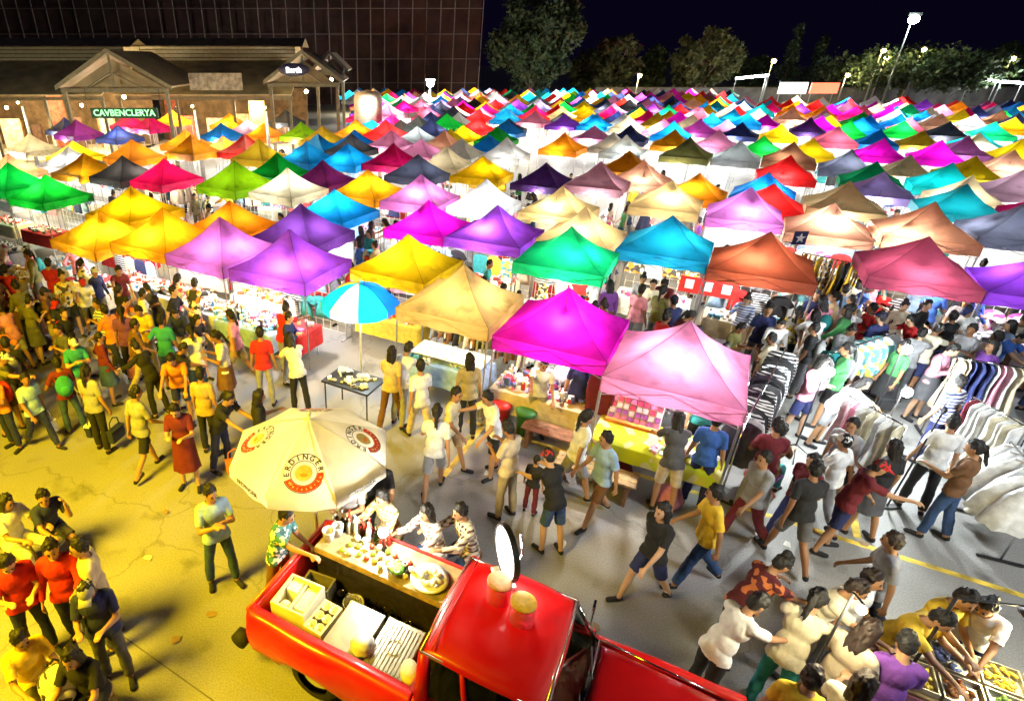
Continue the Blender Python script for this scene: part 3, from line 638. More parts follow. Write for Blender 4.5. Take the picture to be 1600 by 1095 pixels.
# ------------------------------------------------------------------ trees
def leaf_mat(name, c):
    m, nt, p, out = nodes_of(name)
    rp, nz = noise_mix(nt, tuple(x * .6 for x in c), tuple(x * 1.5 for x in c), .8, 3)
    nt.links.new(rp.outputs[0], p.inputs['Base Color']); p.inputs['Roughness'].default_value = .6
    return m
LEAFS = [leaf_mat('leaf_dark', (0.055, 0.085, 0.03)), leaf_mat('leaf_olive', (0.10, 0.11, 0.035)), leaf_mat('leaf_blue', (0.05, 0.085, 0.05))]
BARK = mat('bark', (0.22, 0.15, 0.09), .9, var=.3, scale=5)
def tree(px, base_py, top_py, wpx, Y, shape, lm, label, name='broadleaf_tree', n=7072):
    c = at_depth(px, 100, Y); top = at_depth(px, top_py, Y).z; rw = abs(at_depth(px + wpx / 2, 100, Y).x - c.x)
    t = empty(name, (c.x, Y, 0)); tag(t, label, 'tree', 'trees beyond the market'); q = random.Random(int(px))
    tr = MB()
    if shape == 'cone':
        tr.tube((0, 0, 0), (0, 0, top * .96), .22, .04, n=7); clumps = []
        for k in range(34):
            z = top * (.12 + .86 * k / 34); r_ = rw * (1 - (z / top) ** 1.5) + .15; a = q.uniform(0, 6.28); clumps.append(((math.cos(a) * r_ * q.uniform(.2, .9), math.sin(a) * r_ * q.uniform(.2, .9), z), max(.5, r_ * .55)))
    else:
        th = top * (.16 if shape == 'round' else .34); tr.tube((0, 0, 0), (.1, 0, th), .38, .26, n=8); clumps = []
        for k in range(9 if shape == 'round' else 7):
            a = k * 2.4; e = Vector((math.cos(a) * rw * q.uniform(.45, .8), math.sin(a) * rw * q.uniform(.45, .8), th + (top - th) * q.uniform(.3, .8)))
            mid = Vector((e.x * .4, e.y * .4, th + (e.z - th) * .55)); tr.tube((.1, 0, th - .3), mid, .17, .10, n=6); tr.tube(mid, e, .10, .03, n=6)
        for k in range(70):
            while True:
                p = Vector((q.uniform(-1, 1), q.uniform(-1, 1), q.uniform(-1, 1)))
                if .35 < p.length < 1: break
            zc = th * .85 + (top - th * .85) * .5; hz = (top - th * .85) * .5
            if shape == 'flat': p.z = abs(p.z) * .9 - .35
            clumps.append(((p.x * rw * .86, p.y * rw * .86, zc + p.z * hz * .86), rw * q.uniform(.14, .28)))
    tr.build('trunk', BARK, t, True)
    vs, fs = [], []
    for i in range(n):
        (cx, cy, cz), cr = clumps[q.randrange(len(clumps))]
        d = Vector((q.gauss(0, 1), q.gauss(0, 1), q.gauss(0, .8))); d = d.normalized() * cr * q.uniform(.3, 1.05); s = q.uniform(.18, .42)
        a = Vector((q.uniform(-1, 1), q.uniform(-1, 1), q.uniform(-1, 1))).normalized(); b = a.cross(Vector((q.uniform(-1, 1), q.uniform(-1, 1), q.uniform(-1, 1)))).normalized()
        o_ = Vector((cx, cy, cz)) + d; k = len(vs); vs += [o_ - a * s, o_ - b * s * .5, o_ + a * s, o_ + b * s * .5]; fs.append((k, k + 1, k + 2, k + 3))
    MB().add(vs, fs).build('crown', lm, t)
    return t
tree(832, 150, -25, 160, 90, 'round', LEAFS[0], 'huge dense dark tree right of the scaffold facade', n=15300)
tree(962, 150, 52, 88, 96, 'round', LEAFS[1], 'loose olive tree right of the huge dense tree', n=6528)
tree(915, 150, 72, 50, 100, 'round', LEAFS[1], 'small dim tree tucked beside the huge dense tree', n=4080)
tree(1022, 150, 66, 50, 98, 'round', LEAFS[0], 'slim tree between the loose olive tree and the broad one', n=4080)
tree(1100, 150, 36, 110, 92, 'round', LEAFS[1], 'broad rounded olive tree at centre right of the skyline', n=9792)
tree(1233, 150, 36, 36, 98, 'cone', LEAFS[2], 'taller of the two pointed trees on the skyline', 'conifer_tree', 2400)
tree(1276, 150, 54, 40, 98, 'cone', LEAFS[2], 'shorter of the two pointed trees on the skyline', 'conifer_tree', 2400)
tree(1425, 150, 74, 250, 88, 'flat', LEAFS[0], 'wide spreading tree under the bright floodlight mast', n=16320)
tree(1575, 150, 62, 110, 95, 'round', LEAFS[0], 'dark tree at the far right edge of the skyline', n=7072)
tree(1180, 150, 84, 60, 104, 'round', LEAFS[0], 'low bushy tree behind the white tube lights', n=4080)
# ------------------------------------------------------------------ skyline lamps, signs, wall
def mast(px, py, Y, watts, col, gm, label, size=.35, name='light_mast'):
    q = at_depth(px, py, Y); t = empty(name, (q.x, Y, 0)); tag(t, label, 'light mast', 'lamps on the skyline')
    MB().tube((0, 0, 0), (0, 0, q.z - .2), .13, .07, n=8).build('pole', STEEL, t, True)
    MB().box((0, -.15, q.z + size * .9), (size * 2.6, .3, size * .5)).build('lamp_head', BLACK, t)
    MB().ball((0, -.3, q.z), (size, size * .6, size * .8), 12, 8).build('lens', gm, t, True)
    if watts: point_light((0, -1.0, q.z), watts, col, .3, t)
GREENISH = glow('mercury_glow', (0.80, 1.0, 0.88), 60); YGL = glow('street_glow', (1.0, 0.85, 0.25), 30)
mast(1425, 31, 80, 350, (0.85, 1.0, 0.9), GREENISH, 'tall floodlight mast with the brightest white lamp on the skyline', .62)
for px, py, lab in ((1378, 80, 'yellow street lamp left of the floodlight mast, upper one'), (1383, 91, 'yellow street lamp left of the floodlight mast, lower one'), (1441, 78, 'yellow street lamp just right of the floodlight mast'), (1580, 92, 'yellow street lamp at the far right edge of skyline'), (1207, 96, 'yellow street lamp between the rounded tree and pointed trees')):
    mast(px, py, 84, 45, (1, .8, .3), YGL, lab, .3, 'street_lamp')
mast(672, 131, 70, 4200, NEUT, GREENISH, 'low white flood lamp before the scaffold facade', .4)
for px, py, lab in ((33, 160, 'warm lamp on a short post before the hall, far left'), (303, 166, 'lamp on a short post between the two gabled porches'), (415, 168, 'lamp on a short post left of the oval sign porch')):
    mast(px, py, 33.5, 300, (1, .86, .55), YGL, lab, .07, 'post_lamp')
mast(998, 119, 86, 300, WARM, YGL, 'small warm lamp below the loose olive tree', .28, 'street_lamp')
mast(1322, 118, 86, 300, WARM, YGL, 'small warm lamp left of the spreading tree', .28, 'street_lamp')
for a, b, lab in (((1150, 123), (1200, 118), 'white tube light on posts, left of the pointed trees'), ((1518, 120), (1560, 128), 'white tube light on posts near the right edge'), ((1565, 128), (1600, 130), 'white tube light on posts at the right edge')):
    p, q = at_depth(*a, 82), at_depth(*b, 82); t = empty('tube_light', (p.x, 82, 0)); tag(t, lab, 'tube light', 'lamps on the skyline')
    MB().tube((0, 0, p.z), (q.x - p.x, 0, q.z), .13, n=8).build('tube', BULB_C, t)
    for x, z in ((0.1, p.z), (q.x - p.x - .1, q.z)): MB().tube((x, .15, 0), (x, .15, z), .05, n=6).build('post', STEEL, t)
    point_light(((q.x - p.x) / 2, -.5, p.z - .3), 250, COOL, .3, t)
for px, py, w, h, c, e, lab in ((1239, 138, 40, 15, (0.95, 0.9, 0.82), 2.0, 'lit white signboard on the far skyline'), (1288, 138, 40, 14, (0.95, 0.12, 0.05), 1.6, 'lit red signboard on the far skyline')):
    p = at_depth(px, py, 80); t = empty('signboard', (p.x, 80, 0)); tag(t, lab, 'sign'); s_ = 80 / FPX * .98
    MB().box((0, 0, p.z), (w * s_, .2, h * s_)).build('panel', glow('sign_%d' % px, c, e), t)
    MB().box((0, .02, p.z + h * s_ / 2 + .1), (w * s_ + .2, .3, .12)).build('frame', BLACK, t)
    for s in (-1, 1): MB().tube((s * w * s_ * .4, .2, 0), (s * w * s_ * .4, .2, p.z), .06, n=6).build('post', STEEL, t)
wl0, wl1 = at_depth(930, 140, 90).x, at_depth(1640, 140, 90).x
t = empty('boundary_wall', ((wl0 + wl1) / 2, 90, 0)); tag(t, 'long grey boundary wall below the skyline trees', 'wall')
MB().box((0, 0, 1.2), (wl1 - wl0, .2, 2.4)).build('wall_body', mat('grey_wall', (0.16, 0.15, 0.15), .9, var=.3, scale=.8), t); MB().box((0, 0, 2.46), (wl1 - wl0, .3, .1)).build('coping', BEAM, t)

# ------------------------------------------------------------------ canopy tents
TC = {'green': (0.0, 0.50, 0.04), 'lime': (0.33, 0.66, 0.0), 'yellow': (0.88, 0.58, 0.0), 'ochre': (0.66, 0.40, 0.01), 'orange': (0.93, 0.37, 0.0), 'dark orange': (0.85, 0.24, 0.0),
 'red': (0.75, 0.01, 0.01), 'crimson': (0.70, 0.0, 0.14), 'pink': (0.88, 0.28, 0.55), 'magenta': (0.80, 0.0, 0.60), 'orchid': (0.72, 0.20, 0.62), 'plum': (0.34, 0.03, 0.28),
 'purple': (0.30, 0.05, 0.70), 'lavender': (0.50, 0.36, 0.82), 'dark purple': (0.085, 0.02, 0.20), 'navy': (0.02, 0.035, 0.17), 'blue': (0.0, 0.22, 0.70), 'sky blue': (0.0, 0.32, 0.80),
 'teal': (0.0, 0.26, 0.33), 'turquoise': (0.0, 0.52, 0.52), 'emerald': (0.0, 0.60, 0.20), 'white': (0.80, 0.80, 0.80), 'cream': (0.82, 0.70, 0.44), 'tan': (0.84, 0.64, 0.32),
 'salmon': (0.85, 0.40, 0.24), 'grey': (0.26, 0.27, 0.27), 'charcoal': (0.05, 0.055, 0.09), 'black': (0.025, 0.025, 0.03), 'brown': (0.24, 0.09, 0.04), 'olive': (0.20, 0.23, 0.09),
 'slate': (0.13, 0.15, 0.24), 'mauve': (0.48, 0.27, 0.36), 'rose': (0.75, 0.12, 0.20), 'rust': (0.34, 0.06, 0.02), 'lilac': (0.55, 0.33, 0.60), 'dusty pink': (0.68, 0.34, 0.45), 'violet': (0.48, 0.12, 0.55), 'dull rose': (0.40, 0.06, 0.13)}
TENTS_PX = [(13, 258, 'green'), (69, 267, 'green'), (88, 230, 'white'), (112, 215, 'yellow'), (130, 237, 'orange'), (206, 222, 'dark orange'), (195, 244, 'charcoal'), (251, 248, 'crimson'), (196, 292, 'yellow'),
 (100, 184, 'navy'), (125, 192, 'plum'), (176, 191, 'navy'), (202, 180, 'crimson'), (232, 182, 'crimson'), (268, 174, 'orange'), (289, 203, 'dark orange'), (30, 232, 'salmon'), (45, 208, 'cream'),
 (358, 178, 'orange'), (345, 190, 'blue'), (385, 184, 'lilac'), (416, 192, 'dark orange'), (446, 174, 'black'), (466, 192, 'lime'), (328, 216, 'orange'), (375, 212, 'orange'), (419, 217, 'red'), (429, 225, 'ochre'),
 (433, 243, 'green'), (483, 224, 'blue'), (510, 198, 'ochre'), (372, 260, 'lime'), (443, 264, 'cream'), (504, 250, 'plum'), (522, 287, 'sky blue'), (357, 307, 'dark orange'), (169, 319, 'orange'), (262, 331, 'orange'),
 (358, 345, 'violet'), (455, 330, 'dark purple'), (467, 363, 'purple'), (543, 227, 'sky blue'), (611, 204, 'pink'), (662, 211, 'pink'), (696, 207, 'salmon'), (581, 227, 'crimson'), (652, 227, 'cream'), (726, 217, 'white'),
 (787, 219, 'white'), (714, 237, 'yellow'), (608, 239, 'charcoal'), (574, 264, 'orange'), (658, 276, 'orchid'), (689, 308, 'magenta'), (792, 321, 'purple'), (760, 206, 'blue'), (547, 200, 'blue'), (856, 248, 'dark purple'),
 (939, 255, 'dusty pink'), (983, 236, 'orange'), (979, 214, 'grey'), (930, 191, 'pink'), (985, 197, 'navy'), (1057, 204, 'orange'), (935, 326, 'cream'), (890, 350, 'emerald'), (1026, 335, 'sky blue'), (650, 360, 'yellow'),
 (725, 410, 'tan'), (890, 446, 'magenta'), (1080, 498, 'pink'), (1165, 357, 'rust'), (1097, 221, 'olive'), (1175, 224, 'grey'), (1276, 227, 'brown'), (1327, 234, 'slate'), (1324, 201, 'rose'), (1236, 243, 'red'),
 (1108, 265, 'dark orange'), (1209, 281, 'red'), (1203, 299, 'orchid'), (1175, 266, 'blue'), (1317, 311, 'salmon'), (1436, 321, 'salmon'), (1418, 261, 'lavender'), (1392, 252, 'emerald'), (1533, 288, 'teal'), (1577, 321, 'slate'),
 (1508, 274, 'cream'), (1570, 261, 'mauve'), (1462, 238, 'yellow'), (1386, 217, 'magenta'), (1465, 221, 'magenta'), (1513, 218, 'orchid'), (1585, 236, 'salmon'), (1405, 236, 'cream'), (1517, 204, 'cream'), (1388, 200, 'blue'),
 (1476, 258, 'turquoise'), (1540, 203, 'turquoise'), (1557, 189, 'emerald'), (1430, 199, 'ochre'), (1324, 189, 'green'), (1273, 187, 'dark purple'), (1215, 191, 'yellow'), (1168, 190, 'navy'), (1138, 207, 'pink'), (1188, 209, 'green'),
 (1263, 214, 'yellow'), (1478, 372, 'dull rose'), (1625, 385, 'purple'), (1050, 280, 'cream'), (1020, 250, 'salmon'), (880, 285, 'cream'), (1330, 282, 'tan'), (760, 283, 'white'), (1640, 300, 'crimson')]
TENTS = []
for px, py, c in TENTS_PX:
    p = at(px, py, 2.75); TENTS.append([p.dot(U), p.dot(W), c, 2 if (px, py) in ((725, 410), (890, 446), (1080, 498)) else 1])
FIXED = 8
# market grid further off: paired rows with walkways, colours as they come
q = random.Random(11)
palette = ['orange'] * 5 + ['red'] * 5 + ['blue'] * 4 + ['sky blue'] * 3 + ['yellow'] * 4 + ['green'] * 4 + ['navy'] * 4 + ['white'] * 5 + ['cream'] * 4 + ['pink'] * 4 + ['magenta'] * 3 + ['purple'] * 3 + ['crimson'] * 4 + ['teal'] * 2 + ['turquoise'] * 2 + ['emerald'] * 2 + ['charcoal'] * 2 + ['black'] * 2 + ['dark orange'] * 2 + ['lime', 'ochre', 'plum', 'salmon', 'grey', 'slate', 'brown', 'lavender', 'rose', 'lilac']
def project(P):
    v = P - Vector((0, 0, CAM_H)); d = v.y * math.cos(PITCH) - v.z * math.sin(PITCH)
    return CX + FPX * v.x / d, CY - FPX * (v.y * math.sin(PITCH) + v.z * math.cos(PITCH)) / d, d
def cheb(a, b): return max(abs(a[0] - b[0]), abs(a[1] - b[1]))
# pull measured tents apart where the measuring error let them overlap
for it in range(60):
    for i in range(len(TENTS)):
        for j in range(i):
            a, b = TENTS[i], TENTS[j]; du, dv = a[0] - b[0], a[1] - b[1]
            if a[3] == 2 and b[3] == 2: continue
            if abs(du) < 2.12 and abs(dv) < 2.12:
                if abs(du) > abs(dv): k = (2.12 - abs(du)) * .25 * (1 if du > 0 else -1); a[0] += k * (a[3] != 2); b[0] -= k * (b[3] != 2)
                else: k = (2.12 - abs(dv)) * .25 * (1 if dv > 0 else -1); a[1] += k * (a[3] != 2); b[1] -= k * (b[3] != 2)
v = 20.0; row = 0
while v < 125:
    u = -80.0 + q.uniform(0, 2)
    while u < 80:
        P = U * u + W * v; P.z = 2.75
        if P.y > 26:
            X, Y_, d = project(P); far = 60 if X > 1450 else (66 if X > 1150 else 84)
            lim = (YH - 8.5) if X < 545 else far
            if -70 < X < 1670 and P.y < lim and all(cheb((u, v), t) > 2.12 for t in TENTS):
                if not (d < 34 and q.random() < .45) and q.random() < .93: TENTS.append([u, v, q.choice(palette), 0])
        u += 2.2 + (q.random() < .08) * 1.6
    v += 2.2 if row % 2 == 0 else 4.0
    row += 1
print('tents', len(TENTS))
TL = []
for u, v, c, k in TENTS:
    P = U * u + W * v; X, Y_, d = project(P + Vector((0, 0, 2.4)))
    TL.append(dict(u=u, v=v, c=c, P=P, X=X, Y=Y_, d=d, measured=k))
TL.sort(key=lambda t: t['d'])
print('tents far', TL[-1]['d'], sum(1 for t in TL if t['d'] < 40))
# descriptions: colour, neighbours along the row, then behind and in front
def neigh(t, du, dv):
    best = None
    for s in TL:
        if s is t: continue
        a, b = s['u'] - t['u'], s['v'] - t['v']
        if du and a * du > .8 and abs(b) < 1.4 and abs(a) < 6 and (best is None or abs(a) < best[0]): best = (abs(a), s['c'])
        if dv and b * dv > .8 and abs(a) < 1.4 and abs(b) < 6 and (best is None or abs(b) < best[0]): best = (abs(b), s['c'])
    return best[1] if best else None
MAIN_T = TL[:290]; REST_T = TL[290:]
ORD = ['first', 'second', 'third', 'fourth', 'fifth', 'sixth', 'seventh', 'eighth', 'ninth', 'tenth', 'eleventh', 'twelfth']
for t in MAIN_T:
    l, r_, b, f_ = neigh(t, -1, 0), neigh(t, 1, 0), neigh(t, 0, 1), neigh(t, 0, -1)
    s = t['c'] + ' canopy tent'
    t['L'] = [s + (' between %s and %s tents' % (l, r_) if l and r_ else (' right of a %s tent' % l if l else (' left of a %s tent' % r_ if r_ else ' standing alone')))]
    t['L'].append(t['L'][0] + (', %s one behind' % b if b else ', walkway behind'))
    t['L'].append(t['L'][1] + (', %s before' % f_ if f_ else ', walkway before'))
    zone = ('far left' if t['X'] < 320 else 'left of centre' if t['X'] < 640 else 'centre' if t['X'] < 960 else 'right of centre' if t['X'] < 1280 else 'far right')
    t['zone'] = zone
from collections import Counter
for lv in range(3):
    cnt = Counter(t.get('label') or t['L'][lv] for t in MAIN_T)
    for t in MAIN_T:
        if 'label' not in t and cnt[t['L'][lv]] == 1: t['label'] = t['L'][lv]
for t in MAIN_T:
    if 'label' not in t: t['label'] = t['L'][1] + ', ' + t['zone']
cnt = Counter(t['label'] for t in MAIN_T); seen = Counter()
for t in MAIN_T:
    if cnt[t['label']] > 1:
        b0 = t['label']; t['label'] = b0 + ', %s nearest' % ORD[min(11, seen[b0])]; seen[b0] += 1
SPECIAL = {'tan': 'tan canopy tent left of the front magenta one, above folded shirts', 'magenta': 'front magenta canopy tent with glowing white spot above the patterned goods table', 'pink': 'front pink canopy tent above the lime green sales table'}
for t in MAIN_T:
    if t['c'] in SPECIAL and t['d'] < 14.0 and t['v'] < 11.2 and t['u'] > -6: t['label'] = SPECIAL[t['c']]; t['front'] = t['c']
print('front', [(t['c'], round(t['d'], 1)) for t in MAIN_T if 'front' in t], 'dups', [k for k, n in Counter(t['label'] for t in MAIN_T).items() if n > 1][:5])
HS = 1.04   # half side
EAVE, APEX, DROP = 1.98, 2.78, 0.27
def canopy_mesh(seed, rise=APEX - EAVE):
    N, M = 9, 8; vs = [(0, 0, EAVE + rise)]; fs = []
    qq = random.Random(seed); sg = [qq.uniform(.03, .09) for _ in range(4)]; pk = qq.uniform(.30, .55)
    for i in range(1, N + 1):
        r_ = i / N
        for k in range(4):
            for j in range(M):
                s = -1 + 2 * j / M; a = k * math.pi / 2; x, y = s * r_ * HS, -r_ * HS
                mid = 1 - abs(s) ** 2
                z = rise * ((1 - r_) * (1 - pk) + (1 - r_) ** 2.3 * pk) - sg[k] * mid * math.sin(math.pi * min(1, r_ * .98)) * .9
                y *= 1 - .018 * mid * r_
                z += (1 - r_ ** 6) * .020 * noise.noise(Vector((x * 3 + seed * 7, y * 3, k))) + (1 - r_ ** 6) * .045 * (1 - 2 * abs(noise.noise(Vector((s * 2.2 + seed * 3, r_ * 1.1, k * 5.0))))) * r_ * mid * .6
                vs.append((x * math.cos(a) - y * math.sin(a), x * math.sin(a) + y * math.cos(a), EAVE + z))
    T = 4 * M; idx = lambda i, j: 1 + (i - 1) * T + j % T
    for j in range(T): fs.append((0, idx(1, j), idx(1, j + 1)))
    for i in range(1, N):
        for j in range(T): fs.append((idx(i, j), idx(i + 1, j), idx(i + 1, j + 1), idx(i, j + 1)))
    me = bpy.data.meshes.new('canopy'); me.from_pydata(vs, [], fs); me.update(); me.polygons.foreach_set('use_smooth', [True] * len(fs))
    bm = bmesh.new(); bm.from_mesh(me)
    for e in bm.edges:      # keep the four hip seams crisp
        a, b = e.verts[0].co, e.verts[1].co
        if abs(abs(a.x) - abs(a.y)) < .02 and abs(abs(b.x) - abs(b.y)) < .02 and abs(a.z - b.z) > .004: e.smooth = False
    bm.to_mesh(me); bm.free(); return me
def valance_mesh(seed):
    vs, fs = [], []; M = 10; qq = random.Random(seed)
    for k in range(4):
        a = k * math.pi / 2; b0 = len(vs)
        for j in range(M + 1):
            s = -1 + 2 * j / M; mid = 1 - s * s
            for z, o in ((EAVE + .006, .003), (EAVE - DROP * .5, .012 * math.sin(j * 2.1 + seed + k)), (EAVE - DROP - .015 * math.sin(j * 1.7 + k), .022 * math.sin(j * 1.9 + seed * 2 + k))):
                x, y = s * HS, -HS * (1 - .018 * mid) - o * mid
                vs.append((x * math.cos(a) - y * math.sin(a), x * math.sin(a) + y * math.cos(a), z))
        for j in range(M):
            for h in range(2): i = b0 + j * 3 + h; fs.append((i, i + 1, i + 4, i + 3))
    me = bpy.data.meshes.new('valance'); me.from_pydata(vs, [], fs); me.update(); me.polygons.foreach_set('use_smooth', [True] * len(fs)); return me
CAN = [canopy_mesh(i) for i in range(6)]; VAL = [valance_mesh(i) for i in range(4)]
LEG = MB().tube((0, 0, 0), (0, 0, EAVE - .03), .019, n=6).box((0, 0, .01), (.09, .09, .012)).mesh('leg')
TRUSS = MB()
for k in range(4):
    a = k * math.pi / 2; c_, s_ = math.cos(a), math.sin(a); f = lambda x, y, z: (x * c_ - y * s_, x * s_ + y * c_, z)
    h = HS - .035
    for x0, x1 in ((-h, 0), (0, h)): TRUSS.tube(f(x0, -h, EAVE - .05), f(x1, -h, EAVE - .34), .011, n=5); TRUSS.tube(f(x0, -h, EAVE - .34), f(x1, -h, EAVE - .05), .011, n=5)
TRUSS = TRUSS.mesh('truss')
def sheet_mesh(seed):
    vs, fs = [], []; M, K = 14, 6; qq = random.Random(seed); ph = qq.uniform(0, 6)
    for i in range(K + 1):
        z = EAVE - .03 - (EAVE - .35) * i / K
        for j in range(M + 1): s = -1 + 2 * j / M; vs.append((s * (HS - .05), .03 * math.sin(s * 9 + ph) * (i / K) + .015 * math.sin(s * 23 + ph), z))
    for i in range(K):
        for j in range(M): k = i * (M + 1) + j; fs.append((k, k + 1, k + M + 2, k + M + 1))
    me = bpy.data.meshes.new('side_sheet'); me.from_pydata(vs, [], fs); me.update(); me.polygons.foreach_set('use_smooth', [True] * len(fs)); return me
SHEET = [sheet_mesh(i) for i in range(3)]
FARTENT = []
for k in range(3):
    me = CAN[k].copy(); bm = bmesh.new(); bm.from_mesh(me); bm.from_mesh(VAL[k]); m2 = MB()
    for a, b in ((-1, -1), (1, -1), (1, 1), (-1, 1)): m2.tube((a * (HS - .03), b * (HS - .03), 0), (a * (HS - .03), b * (HS - .03), EAVE - .02), .022, n=4)
    bm.from_mesh(m2.mesh('x')); me = bpy.data.meshes.new('canopy_tent'); bm.to_mesh(me); bm.free(); FARTENT.append(me)
BULB_ME = MB().ball((0, 0, 0), (.045, .045, .055), 8, 6).mesh('glass', True)
SOCK_ME = MB().tube((0, 0, .05), (0, 0, .11), .022, .018, n=6).tube((0, 0, .11), (0, 0, .45), .006, n=4).mesh('socket')
TUBE_ME = MB().tube((-.45, 0, 0), (.45, 0, 0), .022, n=6).mesh('tube')
def hang_bulb(loc, rz, watts, col, gm, label, light=True):
    t = empty('hanging_bulb', loc, rz); tag(t, label, 'light bulb', 'bulbs hung under the tents')
    link('glass', BULB_ME, gm, t); link('socket', SOCK_ME, BLACK, t)
    if light: point_light((0, 0, -.09), watts, col, .05, t)
    return t
q = random.Random(5); ti = 0
for n_, t in enumerate(MAIN_T):
    P = t['P']; cm = canvas(t['c'].replace(' ', '_'), TC[t['c']], seams=True); rz = GA + R(q.uniform(-3, 3)) + q.choice((0, 1, 2, 3)) * math.pi / 2
    if 'front' in t: rz = GA
    if t['d'] < 46:
        e = empty('canopy_tent', (P.x, P.y, 0), rz); tag(e, t['label'], 'tent', 'canopy tents of the market')
        if not t.get('front'): e.scale = (q.uniform(.92, 1.03), q.uniform(.92, 1.03), q.uniform(.93, 1.06))
        else: e.scale = (.94, .94, .98)
        link('canopy', CAN[n_ % 6], cm, e); link('valance', VAL[n_ % 4], cm, e); link('truss', TRUSS, STEEL, e)
        for a, b in ((-1, -1), (1, -1), (1, 1), (-1, 1)): link('leg', LEG, STEEL, e, loc=(a * (HS - .03), b * (HS - .03), 0))
        t['e'] = e
    else:
        o = link('canopy_tent', FARTENT[n_ % 3], cm, None, loc=(P.x, P.y, 0), rot=(0, 0, rz)); tag(o, t['label'], 'tent', 'canopy tents of the market')
    # lamp
    right = t['X'] > 1150
    col, gm = (q.choice(((COOL, BULB_C), (NEUT, BULB_W), (COOL, BULB_C))) if right else q.choice(((NEUT, BULB_W), (WARM, BULB_Y), (NEUT, BULB_W), (COOL, BULB_C))))
    w = TENT_W * q.uniform(.6, 1.35) * (1 if t['d'] < 30 else 1.25)
    du, dv = q.uniform(-.5, .5), q.uniform(-.7, .45); z = q.uniform(1.72, 2.05)
    if q.random() < .40: dv = -1.12; z = 1.66; w *= .8     # hung out under the front edge
    if t['d'] < 21 and t['X'] < 1240: du, dv, z, w = q.uniform(-.25, .25), q.uniform(-.35, .05), q.uniform(1.9, 2.08), TENT_W * q.uniform(.95, 1.25)
    if t.get('front') == 'magenta': du, dv, z, w, col, gm = 0.05, -.28, 2.20, 85, NEUT, BULB_W
    if t.get('front') == 'pink': du, dv, z, w, col, gm = 0.0, .0, 1.95, 75, NEUT, BULB_W
    if t.get('front') == 'tan': du, dv, z, w, col, gm = 0.1, .1, 1.8, 48, WARM, BULB_Y
    b = P + U * du + W * dv; t['lamp'] = (b.x, b.y, z)
    if t['d'] < 34: hang_bulb((b.x, b.y, z), 0, w, col, gm, ('bulb under the ' + t['label'].replace('canopy ', ''))[:150])
    else:
        point_light((b.x, b.y, z), w * 1.2, col, .12)
# beyond the 300 nearest: one mass of far roofs
bm_all = {}
far = empty('far_market_tents', (0, 0, 0)) if False else None
mb = {}
for i, t in enumerate(REST_T):
    mb.setdefault(t['c'], []).append(t)
verts, faces, mids, mlist = [], [], [], []
src = CAN[1]; sv = [v.co.copy() for v in src.vertices]; sf = [tuple(p.vertices) for p in src.polygons]
cv = [v.co.copy() for v in VAL[0].vertices]; cf = [tuple(p.vertices) for p in VAL[0].polygons]
for c, lst in mb.items():
    mlist.append(canvas('far_' + c.replace(' ', '_'), TC[c])); k = len(mlist) - 1
    for t in lst:
        Mx = Matrix.Translation((t['P'].x, t['P'].y, 0)) @ Matrix.Rotation(GA + q.uniform(-.06, .06), 4, 'Z')
        for vv, ff in ((sv, sf), (cv, cf)):
            b = len(verts); verts += [tuple(Mx @ p) for p in vv]; faces += [tuple(i + b for i in f) for f in ff]; mids += [k] * len(ff)
if verts:
    me = bpy.data.meshes.new('far_tents'); me.from_pydata(verts, [], faces); me.update(); me.polygons.foreach_set('material_index', mids)
    for m in mlist: me.materials.append(m)
    o = bpy.data.objects.new('far_tents', me); COL.objects.link(o); tag(o, 'mass of small colourful tent roofs at the far edge of the market', 'tents', kind='stuff')
    for t in REST_T[::3]: point_light((t['P'].x, t['P'].y, 1.9), TENT_W * 3.2, q.choice((NEUT, COOL, WARM)), .15)

# ------------------------------------------------------------------ goods of the stalls
def outline_mesh(pts, th, name, bend=0.0):
    """cloth garment: outline with thickness, a little fuller in the middle"""
    n = len(pts); cx = sum(p[0] for p in pts) / n; cz = sum(p[1] for p in pts) / n; mb = MB(); vs = []; fs = []
    for s in (-1, 1):
        vs += [(p[0], s * th * .35 + bend * math.sin(p[1] * 9), p[1]) for p in pts]; vs += [(cx + (p[0] - cx) * .55, s * th + bend * math.sin(p[1] * 11 + p[0] * 9), cz + (p[1] - cz) * .6) for p in pts]; vs.append((cx, s * th * 1.1, cz))
    o = 2 * n + 1
    for b, fl in ((0, 1), (o, -1)):
        for i in range(n):
            j = (i + 1) % n; a = [(b + i, b + j, b + n + j, b + n + i), (b + n + i, b + n + j, b + 2 * n)]
            fs += [f[::fl] for f in a]
    fs += [(i, o + i, o + (i + 1) % n, (i + 1) % n) for i in range(n)]
    me = MB().add(vs, fs).mesh(name, True); return me
G_TEE = outline_mesh([(-.07, 0), (.07, 0), (.20, -.05), (.33, -.22), (.25, -.29), (.185, -.20), (.20, -.66), (-.20, -.66), (-.185, -.20), (-.25, -.29), (-.33, -.22), (-.20, -.05)], .018, 'tee', .012)
